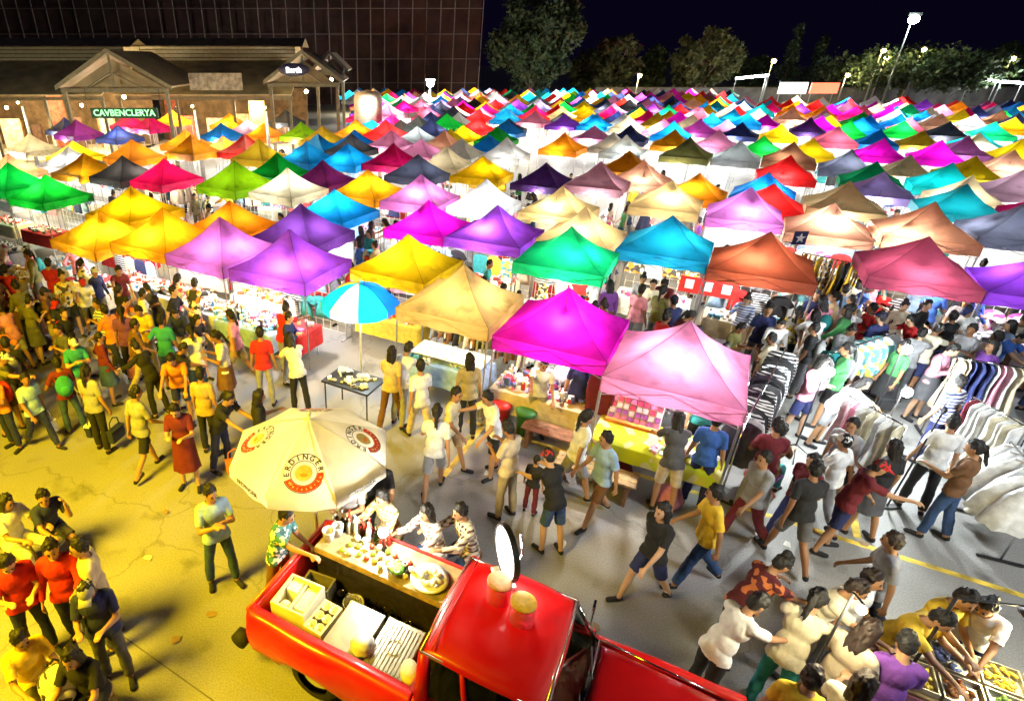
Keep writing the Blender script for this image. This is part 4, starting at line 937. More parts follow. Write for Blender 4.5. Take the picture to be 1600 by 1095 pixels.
def loft_garment(name, rows, seed, rip=9):
    """hung garment: flattened tube with folds that deepen towards the hem"""
    vs, fs = [], []; n = 26; z0 = rows[0][0]; z1 = rows[-1][0]
    for k, (z, w, th) in enumerate(rows):
        f = (z0 - z) / (z0 - z1)
        for i in range(n):
            a = 2 * math.pi * i / n; r_ = 1 + .42 * f * math.sin(a * rip + seed + 1.2 * math.sin(k * .8)) + .12 * math.sin(a * 4 + k)
            vs.append((w * math.cos(a) * (1 + .05 * f * math.sin(a * rip + seed)), (th if name == 'fluffy_skirt' else th * .62) * math.sin(a) * r_ + .02 * f * math.sin(math.cos(a) * 7 + seed), z + .015 * f * math.sin(a * 5 + seed)))
    m_ = len(rows)
    for k in range(m_ - 1):
        for i in range(n): fs.append((k * n + i, k * n + (i + 1) % n, (k + 1) * n + (i + 1) % n, (k + 1) * n + i))
    fs.append(tuple(range(n)))
    me = MB().add(vs, fs).tube((0, 0, -.02), (0, 0, .03), .004, n=4).mesh(name, True); return me
G_DRESS = loft_garment('dress', [(0, .06, .02), (-.03, .14, .03), (-.07, .19, .035), (-.22, .17, .045), (-.40, .14, .045), (-.60, .19, .055), (-.80, .24, .065), (-.98, .28, .07)], 1)
G_LONG = loft_garment('long_shirt', [(0, .06, .02), (-.03, .15, .025), (-.07, .22, .03), (-.2, .25, .035), (-.40, .26, .035), (-.60, .24, .04), (-.74, .23, .045)], 2, 7)
G_JEAN = outline_mesh([(-.19, 0), (.19, 0), (.21, -.25), (.19, -.9), (.05, -.9), (.01, -.30), (-.05, -.9), (-.19, -.9), (-.21, -.25)], .022, 'jeans', .01)
G_KIND = {'T-shirt': G_TEE, 'dress': G_DRESS, 'long sleeved shirt': G_LONG, 'pair of jeans': G_JEAN}
GARM = []     # (distance, kind, material name, location, rotation, label)
def garment(kind, colour, m, loc, rz, where, pos=''):
    d = (Vector(loc) - Vector((0, 0, CAM_H))).length
    GARM.append((d, kind, colour, m, Vector(loc), rz, where, pos))
PRINTS = [prints('print_a', (.75, .75, .74), (.10, .14, .35), (.55, .05, .06)), prints('print_b', (.05, .05, .06), (.75, .72, .60), (.60, .28, .04)), prints('print_c', (.80, .60, .55), (.55, .10, .30), (.80, .78, .75)),
          prints('print_d', (.12, .35, .38), (.80, .80, .75), (.70, .50, .08)), stripes('stripe_bw', (.02, .02, .03), (.78, .78, .76), 30), stripes('stripe_bl', (.10, .16, .42), (.75, .76, .78), 30), prints('print_e', (.80, .78, .70), (.80, .55, .06), (.10, .07, .04), 14)]
PNAMES = ['white and navy print', 'black and cream print', 'pink print', 'teal print', 'black striped', 'blue striped', 'yellow print']
GOODS_P = [prints('goods_%d' % i, *c, k=k) for i, (c, k) in enumerate((((( .80, .80, .78), (.08, .08, .10), (.45, .45, .47)), 9), (((.78, .70, .45), (.30, .12, .05), (.75, .45, .05)), 8), (((.80, .78, .80), (.65, .12, .35), (.20, .25, .60)), 9), (((.70, .72, .74), (.10, .30, .45), (.80, .80, .80)), 8), (((.75, .10, .06), (.80, .76, .65), (.10, .08, .07)), 8)))]
def goods_heap(name, w, d, seed, m, parent_loc, rz, label, hmax=.10, n=46):
    """small assorted goods covering a table top, too many and too small to count"""
    g_ = random.Random(seed); mb = MB()
    for i in range(n):
        x, y = g_.uniform(-w / 2 + .05, w / 2 - .05), g_.uniform(-d / 2 + .05, d / 2 - .05); s = g_.uniform(.05, .12); h = g_.uniform(.02, hmax)
        if g_.random() < .5: mb.box((x, y, h / 2 + .002), (s * 1.5, s, h), g_.uniform(0, 3))
        elif g_.random() < .5: mb.ball((x, y, h * .55), (s * .6, s * .5, h * .55 + .01), 7, 4)
        else: mb.tube((x, y, .002), (x, y, h * 1.4), s * .4, s * .34, n=7)
    o = mb.build(name, m, None, loc=parent_loc, rot=(0, 0, rz)); tag(o, label, 'goods', kind='stuff'); return o
TABLE_TOP = MB().box((0, 0, .725), (1.7, .75, .04)).mesh('table_top')
TLEG = MB().tube((0, 0, 0), (0, 0, .705), .016, n=6).mesh('leg')
def drape_mesh(w, d, h, seed):
    vs, fs = [], []; per = []; nx, ny = 14, 6
    for i in range(nx): per.append((-w / 2 + w * i / nx, -d / 2))
    for i in range(ny): per.append((w / 2, -d / 2 + d * i / ny))
    for i in range(nx): per.append((w / 2 - w * i / nx, d / 2))
    for i in range(ny): per.append((-w / 2, d / 2 - d * i / ny))
    n = len(per)
    for z, o in ((0, 0), (-.02, .012), (-h * .5, .02), (-h, .03)):
        for i, (x, y) in enumerate(per):
            k = 1 + o / (w / 2) + (abs(z) * .04) * math.sin(i * 2.3 + seed); vs.append((x * k, y * (1 + o / (d / 2) + abs(z) * .07 * math.sin(i * 2.3 + seed)), .752 + z))
    for r_ in range(3):
        for i in range(n): fs.append((r_ * n + i, (r_ + 1) * n + i, (r_ + 1) * n + (i + 1) % n, r_ * n + (i + 1) % n))
    fs.append(tuple(range(n))); return MB().add(vs, fs).mesh('tablecloth', True)
DRAPE = [drape_mesh(1.74, .79, .45, i) for i in range(3)]
def stall_table(P, rz, cm, colour, where, seed, gm):
    t = empty('stall_table', (P.x, P.y, 0), rz); tag(t, ('%s covered sales table %s' % (colour, where)), 'table', 'sales tables under the tents')
    link('table_top', TABLE_TOP, WHITE, t); link('tablecloth', DRAPE[seed % 3], cm, t)
    for a, b in ((-1, -1), (1, -1), (1, 1), (-1, 1)): link('leg', TLEG, STEEL, t, loc=(a * .78, b * .32, 0))
    goods_heap('assorted_goods', 1.65, .72, seed, gm, (P.x, P.y, .757), rz, 'small goods laid out on the %s table %s' % (colour, where))
PANEL_F = MB()
for i in range(9): PANEL_F.tube((-.9 + .225 * i, 0, .15), (-.9 + .225 * i, 0, 1.85), .006, n=4)
for i in range(8): PANEL_F.tube((-.9, .006, .15 + .243 * i), (.9, .006, .15 + .243 * i), .006, n=4)
PANEL_F = PANEL_F.mesh('wire_grid')
SPOST = MB().tube((0, 0, 0), (0, 0, 1.87), .014, n=6).box((0, 0, .01), (.05, .4, .02)).mesh('post')
def rail(P, rz, length, items, where, h=1.45, kind='long sleeved shirt', cols=None, seed=0):
    t = empty('clothes_rail', (P.x, P.y, 0), rz); tag(t, 'steel clothes rail %s' % where, 'clothes rail', 'clothes rails')
    MB().tube((-length / 2, 0, h), (length / 2, 0, h), .014, n=8).build('bar', CHROME, t, True)
    for s in (-1, 1):
        MB().tube((s * length / 2, 0, .04), (s * length / 2, 0, h), .014, n=8).build('post', CHROME, t, True); MB().box((s * length / 2, 0, .03), (.04, .5, .03)).build('foot', BLACK, t)
    g_ = random.Random(seed); c, s_ = math.cos(rz), math.sin(rz)
    for i in range(items):
        x = -length / 2 + .06 + (length - .12) * i / max(1, items - 1)
        col = g_.choice(cols); m = cloth(col) if col in CLOTH else PRINTS[PNAMES.index(col)]
        garment(kind, col, m, (P.x + c * x, P.y + s_ * x, h - .02), rz + math.pi / 2 + g_.uniform(-.22, .22), 'on rail ' + where, (ORD + ['thirteenth', 'fourteenth', 'fifteenth', 'sixteenth', 'seventeenth', 'eighteenth'])[i])
q = random.Random(21)
near = [t for t in MAIN_T if t['d'] < 27 and 'front' not in t]
LIGHTC = ['white', 'white', 'white', 'cream', 'light blue', 'beige']
for n_, t in enumerate(near):
    P = t['P']; tl = 'under the ' + t['label'].replace('canopy ', '').split(',')[0]
    col = q.choice(LIGHTC + ['yellow', 'red']); stall_table(P - W * .52, GA, cloth(col), col, tl, n_, GOODS_P[n_ % 5])
    if q.random() < .75:
        b = P + W * .80; pn = empty('display_grid', (b.x, b.y, 0), GA); tag(pn, ' '.join(('wire display grid hung with clothes ' + tl).split()[:16]), 'display grid', 'display grids at stall backs')
        link('wire_grid', PANEL_F, WHITE, pn)
        for s in (-1, 1): link('post', SPOST, STEEL, pn, loc=(s * .9, .03, 0))
        kinds = q.choice((('T-shirt',), ('T-shirt', 'long sleeved shirt'), ('dress',), ('T-shirt', 'dress')))
        for i in range(4):
            for j in range(2 if kinds[0] != 'dress' else 1):
                if t['d'] > 20 and j: continue
                cc = q.choice(['white', 'black', 'navy', 'grey', 'pink', 'light blue', 'cream', 'red', 'yellow', 'dark grey', 'teal'] + PNAMES); m = cloth(cc) if cc in CLOTH else PRINTS[PNAMES.index(cc)]
                k = b + U * (-.68 + .455 * i) - W * .055; garment(q.choice(kinds), cc, m, (k.x, k.y, 1.82 - .78 * j), GA + q.uniform(-.06, .06), 'in stall ' + tl, ('top ' if j == 0 else 'lower ') + ORD[i])
    elif 'e' in t and q.random() < .8:
        s_ = link('side_sheet', SHEET[n_ % 3], canvas('white_sheet', (.82, .82, .80), .35), t['e']); yy = Matrix.Rotation(GA - t['e'].rotation_euler.z, 4, 'Z')
        s_.matrix_local = yy @ Matrix.Translation((0, HS - .06, 0))

# ---- the three front stalls
FT = {t['front']: t['P'] for t in MAIN_T if 'front' in t}
def uv(base, u, v, z=0.0): p = base + U * u + W * v; return Vector((p.x, p.y, z))
# tan tent: folded striped shirts on a table, hung shirts behind
B = FT['tan']
stall_table(uv(B, -.05, -.35), GA, cloth('light blue'), 'light blue', 'under the front tan tent', 3, GOODS_P[3])
FOLD = MB().box((0, 0, .02), (.24, .30, .04)).mesh('folded_shirt')
for i in range(6):
    for j in range(2):
        p = uv(B, -.65 + .26 * i, -.50 + .32 * j, .86); o = link('folded_shirt', FOLD, PRINTS[5 if (i + j) % 2 else 4], None, loc=p, rot=(0, 0, GA + q.uniform(-.06, .06)))
        tag(o, '%s folded shirt, %s from left in %s row under the front tan tent' % ('blue striped' if (i + j) % 2 else 'black striped', ORD[i], ('near', 'far')[j]), 'shirt', 'folded shirts under the tan tent')
rail(uv(B, .0, .7), GA, 1.8, 14, 'behind the table under the front tan tent', 1.6, 'dress', ['grey', 'black', 'brown', 'beige', 'olive', 'black and cream print'], 2)
# magenta tent: patterned goods table, heap of cloth, bins and wooden bench
B = FT['magenta']
stall_table(uv(B, -.12, -.35), GA, cloth('beige'), 'beige', 'under the front magenta tent', 5, GOODS_P[2])
goods_heap('patterned_goods', 1.6, .70, 77, PRINTS[0], tuple(uv(B, -.12, -.35, .80)), GA, 'patterned cloth goods heaped on the table under the magenta tent', .16, 60)
o = MB().lathe([(0, 0), (.24, .01), (.28, .12), (.22, .26), (.10, .34), (0, .35)], 14).build('cloth_heap', cloth('white'), None, True, loc=uv(B, .2, .05, .86)); tag(o, 'white heap of cloth at the back of the magenta tent table', 'cloth')
for u, col, lab in ((-.72, 'red', 'red bin under the magenta tent table'), (-.25, 'green', 'green bin under the magenta tent table')):
    t = empty('plastic_bin', uv(B, u, -.80)); tag(t, lab, 'bin')
    MB().lathe([(0, .01), (.13, .01), (.17, .46), (.185, .47), (.185, .5), (.165, .5), (.12, .05), (0, .05)], 16).build('tub', mat('plastic_' + col, CLOTH[col], .4), t, True); MB().lathe([(.10, .49), (.19, .50), (.20, .52), (.12, .56), (0, .57)], 16).build('lid', mat('plastic_' + col, CLOTH[col], .4), t, True)
rail(uv(B, .92, .1), GA + math.pi / 2, 1.5, 12, 'right side of the front magenta tent', 1.55, 'long sleeved shirt', ['navy', 'maroon', 'pink', 'blue', 'white'], 4)
rail(uv(B, -.2, .82), GA, 1.6, 12, 'at the back of the front magenta tent', 1.6, 'dress', ['white', 'light blue', 'pink', 'grey', 'cream'], 6)
def bench(P, rz, label, w=1.3):
    t = empty('wooden_bench', (P.x, P.y, 0), rz); tag(t, label, 'bench')
    for k in range(3): MB().box((0, -.13 + .13 * k, .42), (w, .12, .03)).build('plank', WOOD if 'brown' in label else PALEWOOD, t)
    for s in (-1, 1): MB().box((s * (w / 2 - .12), 0, .2), (.06, .34, .40)).build('leg', WOOD, t)
bench(uv(B, .35, -1.05), GA, 'reddish brown plank bench before the magenta tent table', 1.1)
# pink tent: lime table, board of pink packs, wares beneath
B = FT['pink']
t = empty('sales_table', uv(B, .0, -.45), GA); tag(t, 'long lime green covered table under the front pink tent', 'table'); LIMEC = prints('lime_cloth', (.55, .66, .02), (.62, .60, .05), (.72, .70, .30), 5)
link('table_top', TABLE_TOP, WHITE, t, sc=(1.12, 1.15, 1)); link('tablecloth', drape_mesh(1.92, .92, .26, 9), LIMEC, t)
for a, b in ((-1, -1), (1, -1), (1, 1), (-1, 1)): link('leg', TLEG, STEEL, t, loc=(a * .85, b * .36, 0))
goods_heap('packed_goods', 1.0, .75, 31, prints('packs_mix', (.78, .76, .74), (.70, .25, .35), (.35, .55, .20), 10), tuple(uv(B, .42, -.5, .757)), GA, 'small packs and trinkets on the lime green table', .07, 60)
t = empty('display_board', uv(B, -.45, -.18, .76), GA); tag(t, 'upright board of pink and purple packs on the lime table', 'display'); tilt = Matrix.Rotation(R(-20), 4, 'X')
b_ = MB().box((0, 0, .33), (.84, .03, .66)).build('board', WHITE, t); b_.matrix_local = tilt
PK = MB().box((0, 0, 0), (.082, .025, .085)).mesh('pack'); pkm = [mat('pack_pink', (.80, .22, .45), .4), mat('pack_purple', (.35, .10, .45), .4), mat('pack_pale', (.85, .62, .70), .4), mat('pack_red', (.65, .06, .15), .4)]
for i in range(8):
    for j in range(6): o = link('pack', PK, pkm[(j + (i % 3 == 0)) % 4], t); o.matrix_local = tilt @ Matrix.Translation((-.36 + .103 * i, -.03, .075 + .103 * j))
o = MB().box((0, -.06, .02), (.86, .10, .06)).build('ledge', mat('orange_shelf', (.72, .25, .04), .6), t)
bench(uv(B, -.75, -1.25), GA, 'pale wooden bench before the pink tent table', 1.25)
rail(uv(B, .1, .85), GA, 1.9, 16, 'at the back of the front pink tent', 1.6, 'dress', ['light blue', 'white', 'teal', 'grey', 'navy', 'cream'], 8)
for u, v, m_, lab in ((-.9, -.95, 'white', 'pale plastic bag of goods under the lime table, left end'), (.35, -1.0, 'pink', 'round pink bag under the lime table, right end'), (-.45, -.7, 'maroon', 'dark maroon sack under the lime table')):
    o = MB().lathe([(0, 0), (.17, .02), (.22, .14), (.17, .28), (.07, .34), (.09, .38), (0, .36)], 12).build('goods_bag', cloth(m_), None, True, loc=uv(B, u, v, .01)); tag(o, lab, 'bag')
# rainbow umbrella between the purple and tan tents
def sunshade(P, r, zr, rise, panels, label, name, pole_z0=0.0, pole_z1=None, drop=.14, dome=True, valance=True):
    t = empty(name, (P.x, P.y, 0)); tag(t, label, 'umbrella'); n = len(panels)
    for k, m in enumerate(panels):
        a0, a1 = 2 * math.pi * k / n, 2 * math.pi * (k + 1) / n; vs, fs = [], []; N, M = 8, 6
        for i in range(N + 1):
            f = i / N; z = zr + rise * ((1 - f ** 2) if dome else (1 - f) * .82 + .18 * (1 - f ** 2))
            for j in range(M + 1):
                s = j / M; p = Vector((math.cos(a0), math.sin(a0))) * (1 - s) + Vector((math.cos(a1), math.sin(a1))) * s; p *= r * f
                z2 = z + (-.02 * math.sin(math.pi * s) * f if True else 0)
                vs.append((p.x, p.y, z2))
        for i in range(N):
            for j in range(M): q0 = i * (M + 1) + j; fs.append((q0, q0 + M + 1, q0 + M + 2, q0 + 1))
        if valance:
            b = len(vs)
            for j in range(M + 1):
                s = j / M; p = (Vector((math.cos(a0), math.sin(a0))) * (1 - s) + Vector((math.cos(a1), math.sin(a1))) * s) * (r + .012 * math.sin(j * 2 + k))
                vs.append((p.x, p.y, zr - drop - .02 * math.sin(math.pi * s) + .045 * (s * (1 - s) * 4) ** 3 * -.5))
            for j in range(M): fs.append((N * (M + 1) + j, b + j, b + j + 1, N * (M + 1) + j + 1))
        MB().add(vs, fs).build('panel', m, t, True)
        MB().path([(math.cos(a0) * .02, math.sin(a0) * .02, zr + rise - .03), (math.cos(a0) * r * .55, math.sin(a0) * r * .55, zr + rise * (.62 if dome else .40) - .03), (math.cos(a0) * r * .99, math.sin(a0) * r * .99, zr - .02)], .008, 5).build('rib', STEEL, t)
    MB().tube((0, 0, pole_z0), (0, 0, zr + rise + .06), .02, n=10).build('pole', mat('white_pole', (.7, .68, .62), .4), t, True)
    MB().ball((0, 0, zr + rise + .07), .03, 8, 6).build('finial', WHITE, t, True)
    return t
rc = at(562, 468, 1.95); cy = [canvas('u_yellow', (.88, .70, 0)), canvas('u_cyan', (0, .55, .75)), canvas('u_blue', (0, .16, .72)), canvas('u_white', (.8, .82, .82))]
sunshade(rc, .80, 1.92, .38, [cy[2], cy[1], cy[0], cy[0], cy[1], cy[3], cy[1], cy[2]][::1], 'rainbow umbrella with yellow, white and blue panels between purple and tan tents', 'beach_umbrella')
hang_bulb((rc.x + .1, rc.y - .1, 1.98), 0, 40, COOL, BULB_C, 'bulb under the rainbow umbrella')
t = empty('folding_table', rc + Vector((-.1, -1.15, -1.95)) + Vector((0, 0, 0)), GA); t.location.z = 0; tag(t, 'black folding table with white wares near the rainbow umbrella', 'table')
link('table_top', TABLE_TOP, BLACK, t, sc=(.62, .9, 1))
for a, b in ((-1, -1), (1, -1), (1, 1), (-1, 1)): link('leg', TLEG, BLACK, t, loc=(a * .48, b * .28, 0))
p = t.location; goods_heap('white_wares', 1.0, .62, 41, GOODS_P[0], (p.x, p.y, .747), GA, 'white wares on the black folding table', .05, 40)

# ---- racks of clothes at the right
FLUFF = loft_garment('fluffy_skirt', [(0, .10, .03), (-.05, .13, .05), (-.15, .20, .10), (-.30, .30, .14), (-.45, .36, .17), (-.60, .43, .18), (-.78, .46, .20), (-.90, .48, .19)], 3, 11)
G_KIND['fluffy skirt'] = FLUFF
def rail_px(a, b, items, where, kind, cols, h, seed):
    A, Bp = at(*a, h), at(*b, h); d = Bp - A; m_ = (A + Bp) / 2; rail(Vector((m_.x, m_.y, 0)), math.atan2(d.y, d.x), max(.9, d.length), items, where, h, kind, cols, seed)
rail_px((1228, 545), (1165, 660), 18, 'beside the front pink tent, black and white clothes', 'long sleeved shirt', ['black striped', 'black striped', 'white', 'black', 'black', 'dark grey'], 1.5, 3)
rail_px((1345, 628), (1395, 655), 7, 'with white and rose clothes behind the green bag', 'dress', ['white', 'white', 'rose' if 'rose' in CLOTH else 'pink', 'cream', 'white'], 1.5, 5)
rail_px((1530, 625), (1600, 665), 9, 'with white and maroon clothes at the right edge', 'dress', ['white', 'cream', 'maroon', 'white', 'pink'], 1.5, 7)
rail_px((1580, 690), (1640, 760), 6, 'with white fluffy skirts at the right edge', 'fluffy skirt', ['white'], 1.35, 9)
rail_px((1500, 560), (1600, 575), 9, 'with pale clothes below the crimson tent', 'dress', ['white', 'pink', 'cream', 'beige', 'navy'], 1.6, 11)
rail_px((1255, 395), (1375, 420), 14, 'with yellow patterned clothes between the rust and crimson tents', 'dress', ['yellow print', 'yellow print', 'orange', 'black', 'tan', 'yellow'], 1.75, 13)
rail_px((1290, 555), (1400, 520), 9, 'with teal and grey clothes in the right walkway', 'long sleeved shirt', ['teal', 'grey', 'teal print', 'green', 'light blue'], 1.45, 15)
def lamp_stand(px, py, z, watts, label, foot=True):
    p = at(px, py, z); t = empty('lamp_stand', (p.x, p.y, 0)); tag(t, label, 'lamp', 'lamp stands among the clothes racks')
    MB().tube((0, .06, .02), (0, .06, z + .12), .014, n=8).build('pole', BLACK, t)
    for k in range(3): a = k * 2.1; MB().tube((0, .06, .25), (.3 * math.cos(a), .06 + .3 * math.sin(a), .01), .010, n=6).build('leg', BLACK, t)
    MB().tube((0, .06, z + .12), (0, 0, z + .08), .010, n=6).build('arm', BLACK, t); MB().ball((0, -.02, z), (.07, .07, .08), 12, 8).build('bulb', BULB_C, t, True)
    point_light((0, -.14, z - .05), watts, COOL, .07, t)
lamp_stand(1295, 580, 1.75, 120, 'bright bulb on a stand nearest the black and white clothes rail'); lamp_stand(1416, 545, 1.8, 120, 'bright bulb on a tall stand in the right walkway'); lamp_stand(1416, 612, 1.5, 110, 'lower bulb on a stand above the white clothes')
p = at(1105, 452, 1.1); t = empty('sale_sign', (p.x, p.y, 0), GA); tag(t, 'red and white sale board among shirts under the rust tent', 'sign')
MB().box((0, 0, 1.15), (1.3, .03, .42)).build('board', mat('sale_red', (.65, .02, .015), .5), t)
for k in range(3): MB().box((-.42 + .42 * k, -.02, 1.17), (.20, .01, .24)).build('white_card', WHITE, t)
for s in (-1, 1): MB().tube((s * .6, .03, 0), (s * .6, .03, 1.35), .014, n=6).build('post', STEEL, t)
p = at(1250, 372, 2.2); t = empty('pole_sign', (p.x, p.y, 0)); tag(t, 'small navy sign with white star on a pole right of the rust tent', 'sign')
MB().tube((0, .02, 0), (0, .02, 2.35), .02, n=6).build('pole', STEEL, t); MB().box((0, 0, 2.2), (.34, .03, .34)).build('panel', cloth('navy'), t)
MB().prism([((.13 if i % 2 == 0 else .055) * math.sin(i * math.pi / 5), (.13 if i % 2 == 0 else .055) * math.cos(i * math.pi / 5)) for i in range(10)], 0, .008, M=Matrix.Rotation(R(90), 3, 'X'), c=(0, -.018, 2.2)).build('star', WHITE, t)
# thin angled pole with clip before the white clothes
a = at(1385, 792); t = empty('display_pole', a); tag(t, 'thin dark pole leaning before the white and rose clothes', 'pole')
MB().tube((0, 0, 0), (.16, .05, 1.75), .014, n=8).build('shaft', BLACK, t); MB().box((0, 0, .015), (.4, .1, .03)).build('foot', BLACK, t); MB().box((.17, .05, 1.77), (.05, .04, .08)).build('clip', BLACK, t)
o = MB().lathe([(0, 0), (.16, .02), (.20, .14), (.16, .30), (.06, .42), (.08, .46), (0, .45)], 14).build('green_bag', mat('green_plastic', (.0, .45, .22), .35), None, True, loc=at(1333, 770, .0)); tag(o, 'bright green plastic bag on the ground below the white clothes', 'bag')
# red folding chair
p = at(1180, 775); t = empty('folding_chair', p, R(35)); tag(t, 'orange red metal folding chair beside the pink tent', 'chair'); CH = mat('chair_red', (.65, .10, .03), .4)
MB().box((0, 0, .44), (.42, .40, .03)).build('seat', cloth('purple'), t); MB().box((0, .21, .72), (.42, .02, .20)).build('backrest', CH, t)
for s in (-1, 1):
    MB().tube((s * .21, -.20, .01), (s * .21, .20, .44), .012).build('leg', CH, t); MB().tube((s * .21, .20, .01), (s * .21, -.18, .44), .012).build('leg', CH, t); MB().tube((s * .21, .18, .44), (s * .21, .23, .84), .012).build('back_post', CH, t)

# ---- garments: the nearest 300 stand for themselves, the rest as one mass
GARM.sort(key=lambda g: g[0]); print('garments', len(GARM))
for d, kind, colour, m, loc, rz, where, pos in GARM[:300]:
    o = link('hanging_garment', G_KIND[kind], m, None, loc=loc, rot=(0, 0, rz))
    lab = '%s %s hung %s %s' % (colour, kind, pos, where); o.scale = (q.uniform(.88, 1.08), 1, q.uniform(.80, 1.10)); o.rotation_euler.y = q.uniform(-.05, .05); lab = ' '.join(lab.split()[:16]); tag(o, lab, 'garment', ('clothes ' + where)[:90])
vs, fs, mi, ml = [], [], [], []
for d, kind, colour, m, loc, rz, where, pos in GARM[300:]:
    if m not in ml: ml.append(m)
    Mx = Matrix.Translation(loc) @ Matrix.Rotation(rz, 4, 'Z'); me = G_KIND[kind]; b = len(vs); vs += [tuple(Mx @ v.co) for v in me.vertices]
    for p_ in me.polygons: fs.append(tuple(i + b for i in p_.vertices)); mi.append(ml.index(m))
if vs:
    me = bpy.data.meshes.new('far_clothes'); me.from_pydata(vs, [], fs); me.update(); me.polygons.foreach_set('material_index', mi); [me.materials.append(m) for m in ml]
    o = bpy.data.objects.new('far_clothes', me); COL.objects.link(o); tag(o, 'mass of clothes hanging in stalls further back', 'clothes', kind='stuff')

# ------------------------------------------------------------------ the red pickup with the bar on its bed
TA = R(-29.0); TU = Vector((math.cos(TA), math.sin(TA), 0)); TV = Vector((-math.sin(TA), math.cos(TA), 0)); T0 = Vector((-1.50, 4.24, 0))
def tl(u, v, z=0.0): p = T0 + TU * u + TV * v; return Vector((p.x, p.y, z))
RED = mat('red_paint', (0.66, 0.006, 0.006), .42, var=.08, scale=2, coat=.35); _nz = RED.node_tree.nodes.new('ShaderNodeTexNoise'); _nz.inputs['Scale'].default_value = 3.5; _nz.inputs['Detail'].default_value = 8; _mr = RED.node_tree.nodes.new('ShaderNodeMapRange'); _mr.inputs['From Min'].default_value = .35; _mr.inputs['From Max'].default_value = .7; _mr.inputs['To Min'].default_value = .28; _mr.inputs['To Max'].default_value = .62
RED.node_tree.links.new(_nz.outputs['Fac'], _mr.inputs['Value']); RED.node_tree.links.new(_mr.outputs[0], RED.node_tree.nodes['Principled BSDF'].inputs['Roughness'])
REDIN = mat('red_paint_dull', (0.40, 0.01, 0.008), .6, var=.25)
TGLASS = glass('car_glass', (.55, .62, .50)); DARKIN = mat('dark_interior', (.03, .022, .015), .8)
truck = empty('pickup_truck', T0, TA); tag(truck, 'vintage red pickup truck with a bar set up on its open bed', 'pickup truck')
PROF = [(.115, .955), (.03, .965), (-.005, .945), (-.03, .86), (-.055, .70), (-.05, .56), (-.02, .44), (.05, .38)]
def side_panel(x0, x1, wheel_x, name, far=False, top=None):
    xs = [x0, x0 + .02, x0 + .07]; k = 16; xs += [x0 + .07 + (x1 - x0 - .09) * i / k for i in range(1, k + 1)] + [x1]
    vs, fs = [], []
    for x in xs:
        e = min(1, (x - x0) / .07) if name == 'bed_side' else 1; inn = .05 * (1 - e) ** 2
        bl = max(0, 1 - ((x - wheel_x) / .42) ** 2); ar = max(0, 1 - ((x - wheel_x) / .37) ** 2) ** .5
        for j, (y, z) in enumerate(PROF):
            zz = z if top is None else z * top / .955; yy = y + inn - .05 * bl * (1 if 3 <= j else .2)
            if j >= 5: zz = max(zz, .37 + .24 * ar) if j == 7 else max(zz, .40 + .24 * ar + (.03 if j == 5 else .01))
            vs.append((x, 1.6 - yy if far else yy, zz))
    n = len(PROF)
    for i in range(len(xs) - 1):
        for j in range(n - 1): f = (i * n + j, i * n + j + 1, (i + 1) * n + j + 1, (i + 1) * n + j); fs.append(f if not far else f[::-1])
    o = MB().add(vs, fs).build(name, RED, truck, True); md = o.modifiers.new('thick', 'SOLIDIFY'); md.thickness = .02; md.offset = 1
    return o
for far_ in (False, True):
    s = side_panel(0, 1.985, .80, 'bed_side', far_); y = 1.6 + .035 if far_ else -.035
    MB().box((1.0, 1.66 if far_ else -.062, .70), (1.7, .012, .025)).build('trim_strip', CHROME, s)
    side_panel(2.0, 3.36, 9, 'door_panel', far_); f_ = side_panel(3.375, 4.75, 4.02, 'front_fender', far_, .90)
    for wx, wy in ((.80, 1.47), (4.02, 1.47)):
        yy = wy if far_ else 1.6 - wy; w = MB().lathe([(.19, -.085), (.27, -.085), (.30, -.05), (.30, .05), (.27, .085), (.19, .085)], 26, M=Matrix.Rotation(R(90), 3, 'X'), c=(wx, yy, .30)).build('wheel', RUBBER, truck, True)
        sd = 1 if far_ else -1; MB().lathe([(0, .07), (.06, .075), (.13, .05), (.19, .065), (.195, .05)], 20, M=Matrix.Rotation(R(-90 * sd), 3, 'X'), c=(wx, yy, .30)).build('hubcap', CHROME, w, True)
o = MB().box((.02, .8, .70), (.06, 1.50, .50)).build('tailgate', RED, truck); bevel(o, .02, 3); MB().tube((.0, .03, .96), (.0, 1.57, .96), .026, n=10).build('tailgate_rail', mat('orange_red_rail', (.62, .05, .01), .35, coat=.6), truck, True)
MB().box((-.02, .8, .60), (.012, .9, .16)).build('tailgate_panel', REDIN, truck)
MB().box((1.0, .8, .50), (1.9, 1.42, .04)).build('bed_floor', mat('bed_floor', (.12, .09, .06), .7, var=.4), truck); MB().box((1.955, .8, .78), (.04, 1.44, .40)).build('bed_front_wall', REDIN, truck)
for y in (.0, 1.6):
    MB().ball((-.005, .06 if y == 0 else 1.54, .66), (.03, .045, .085), 10, 8).build('tail_light', glass('red_lens', (.6, .02, .02)), truck, True)
o = MB().box((-.11, .8, .45), (.10, 1.62, .13)).build('rear_bumper', CHROME, truck); bevel(o, .04, 3)
MB().tube((-.13, -.06, .45), (-.13, .06, .45), .10, n=16).build('bumper_end', RUBBER, truck, True)
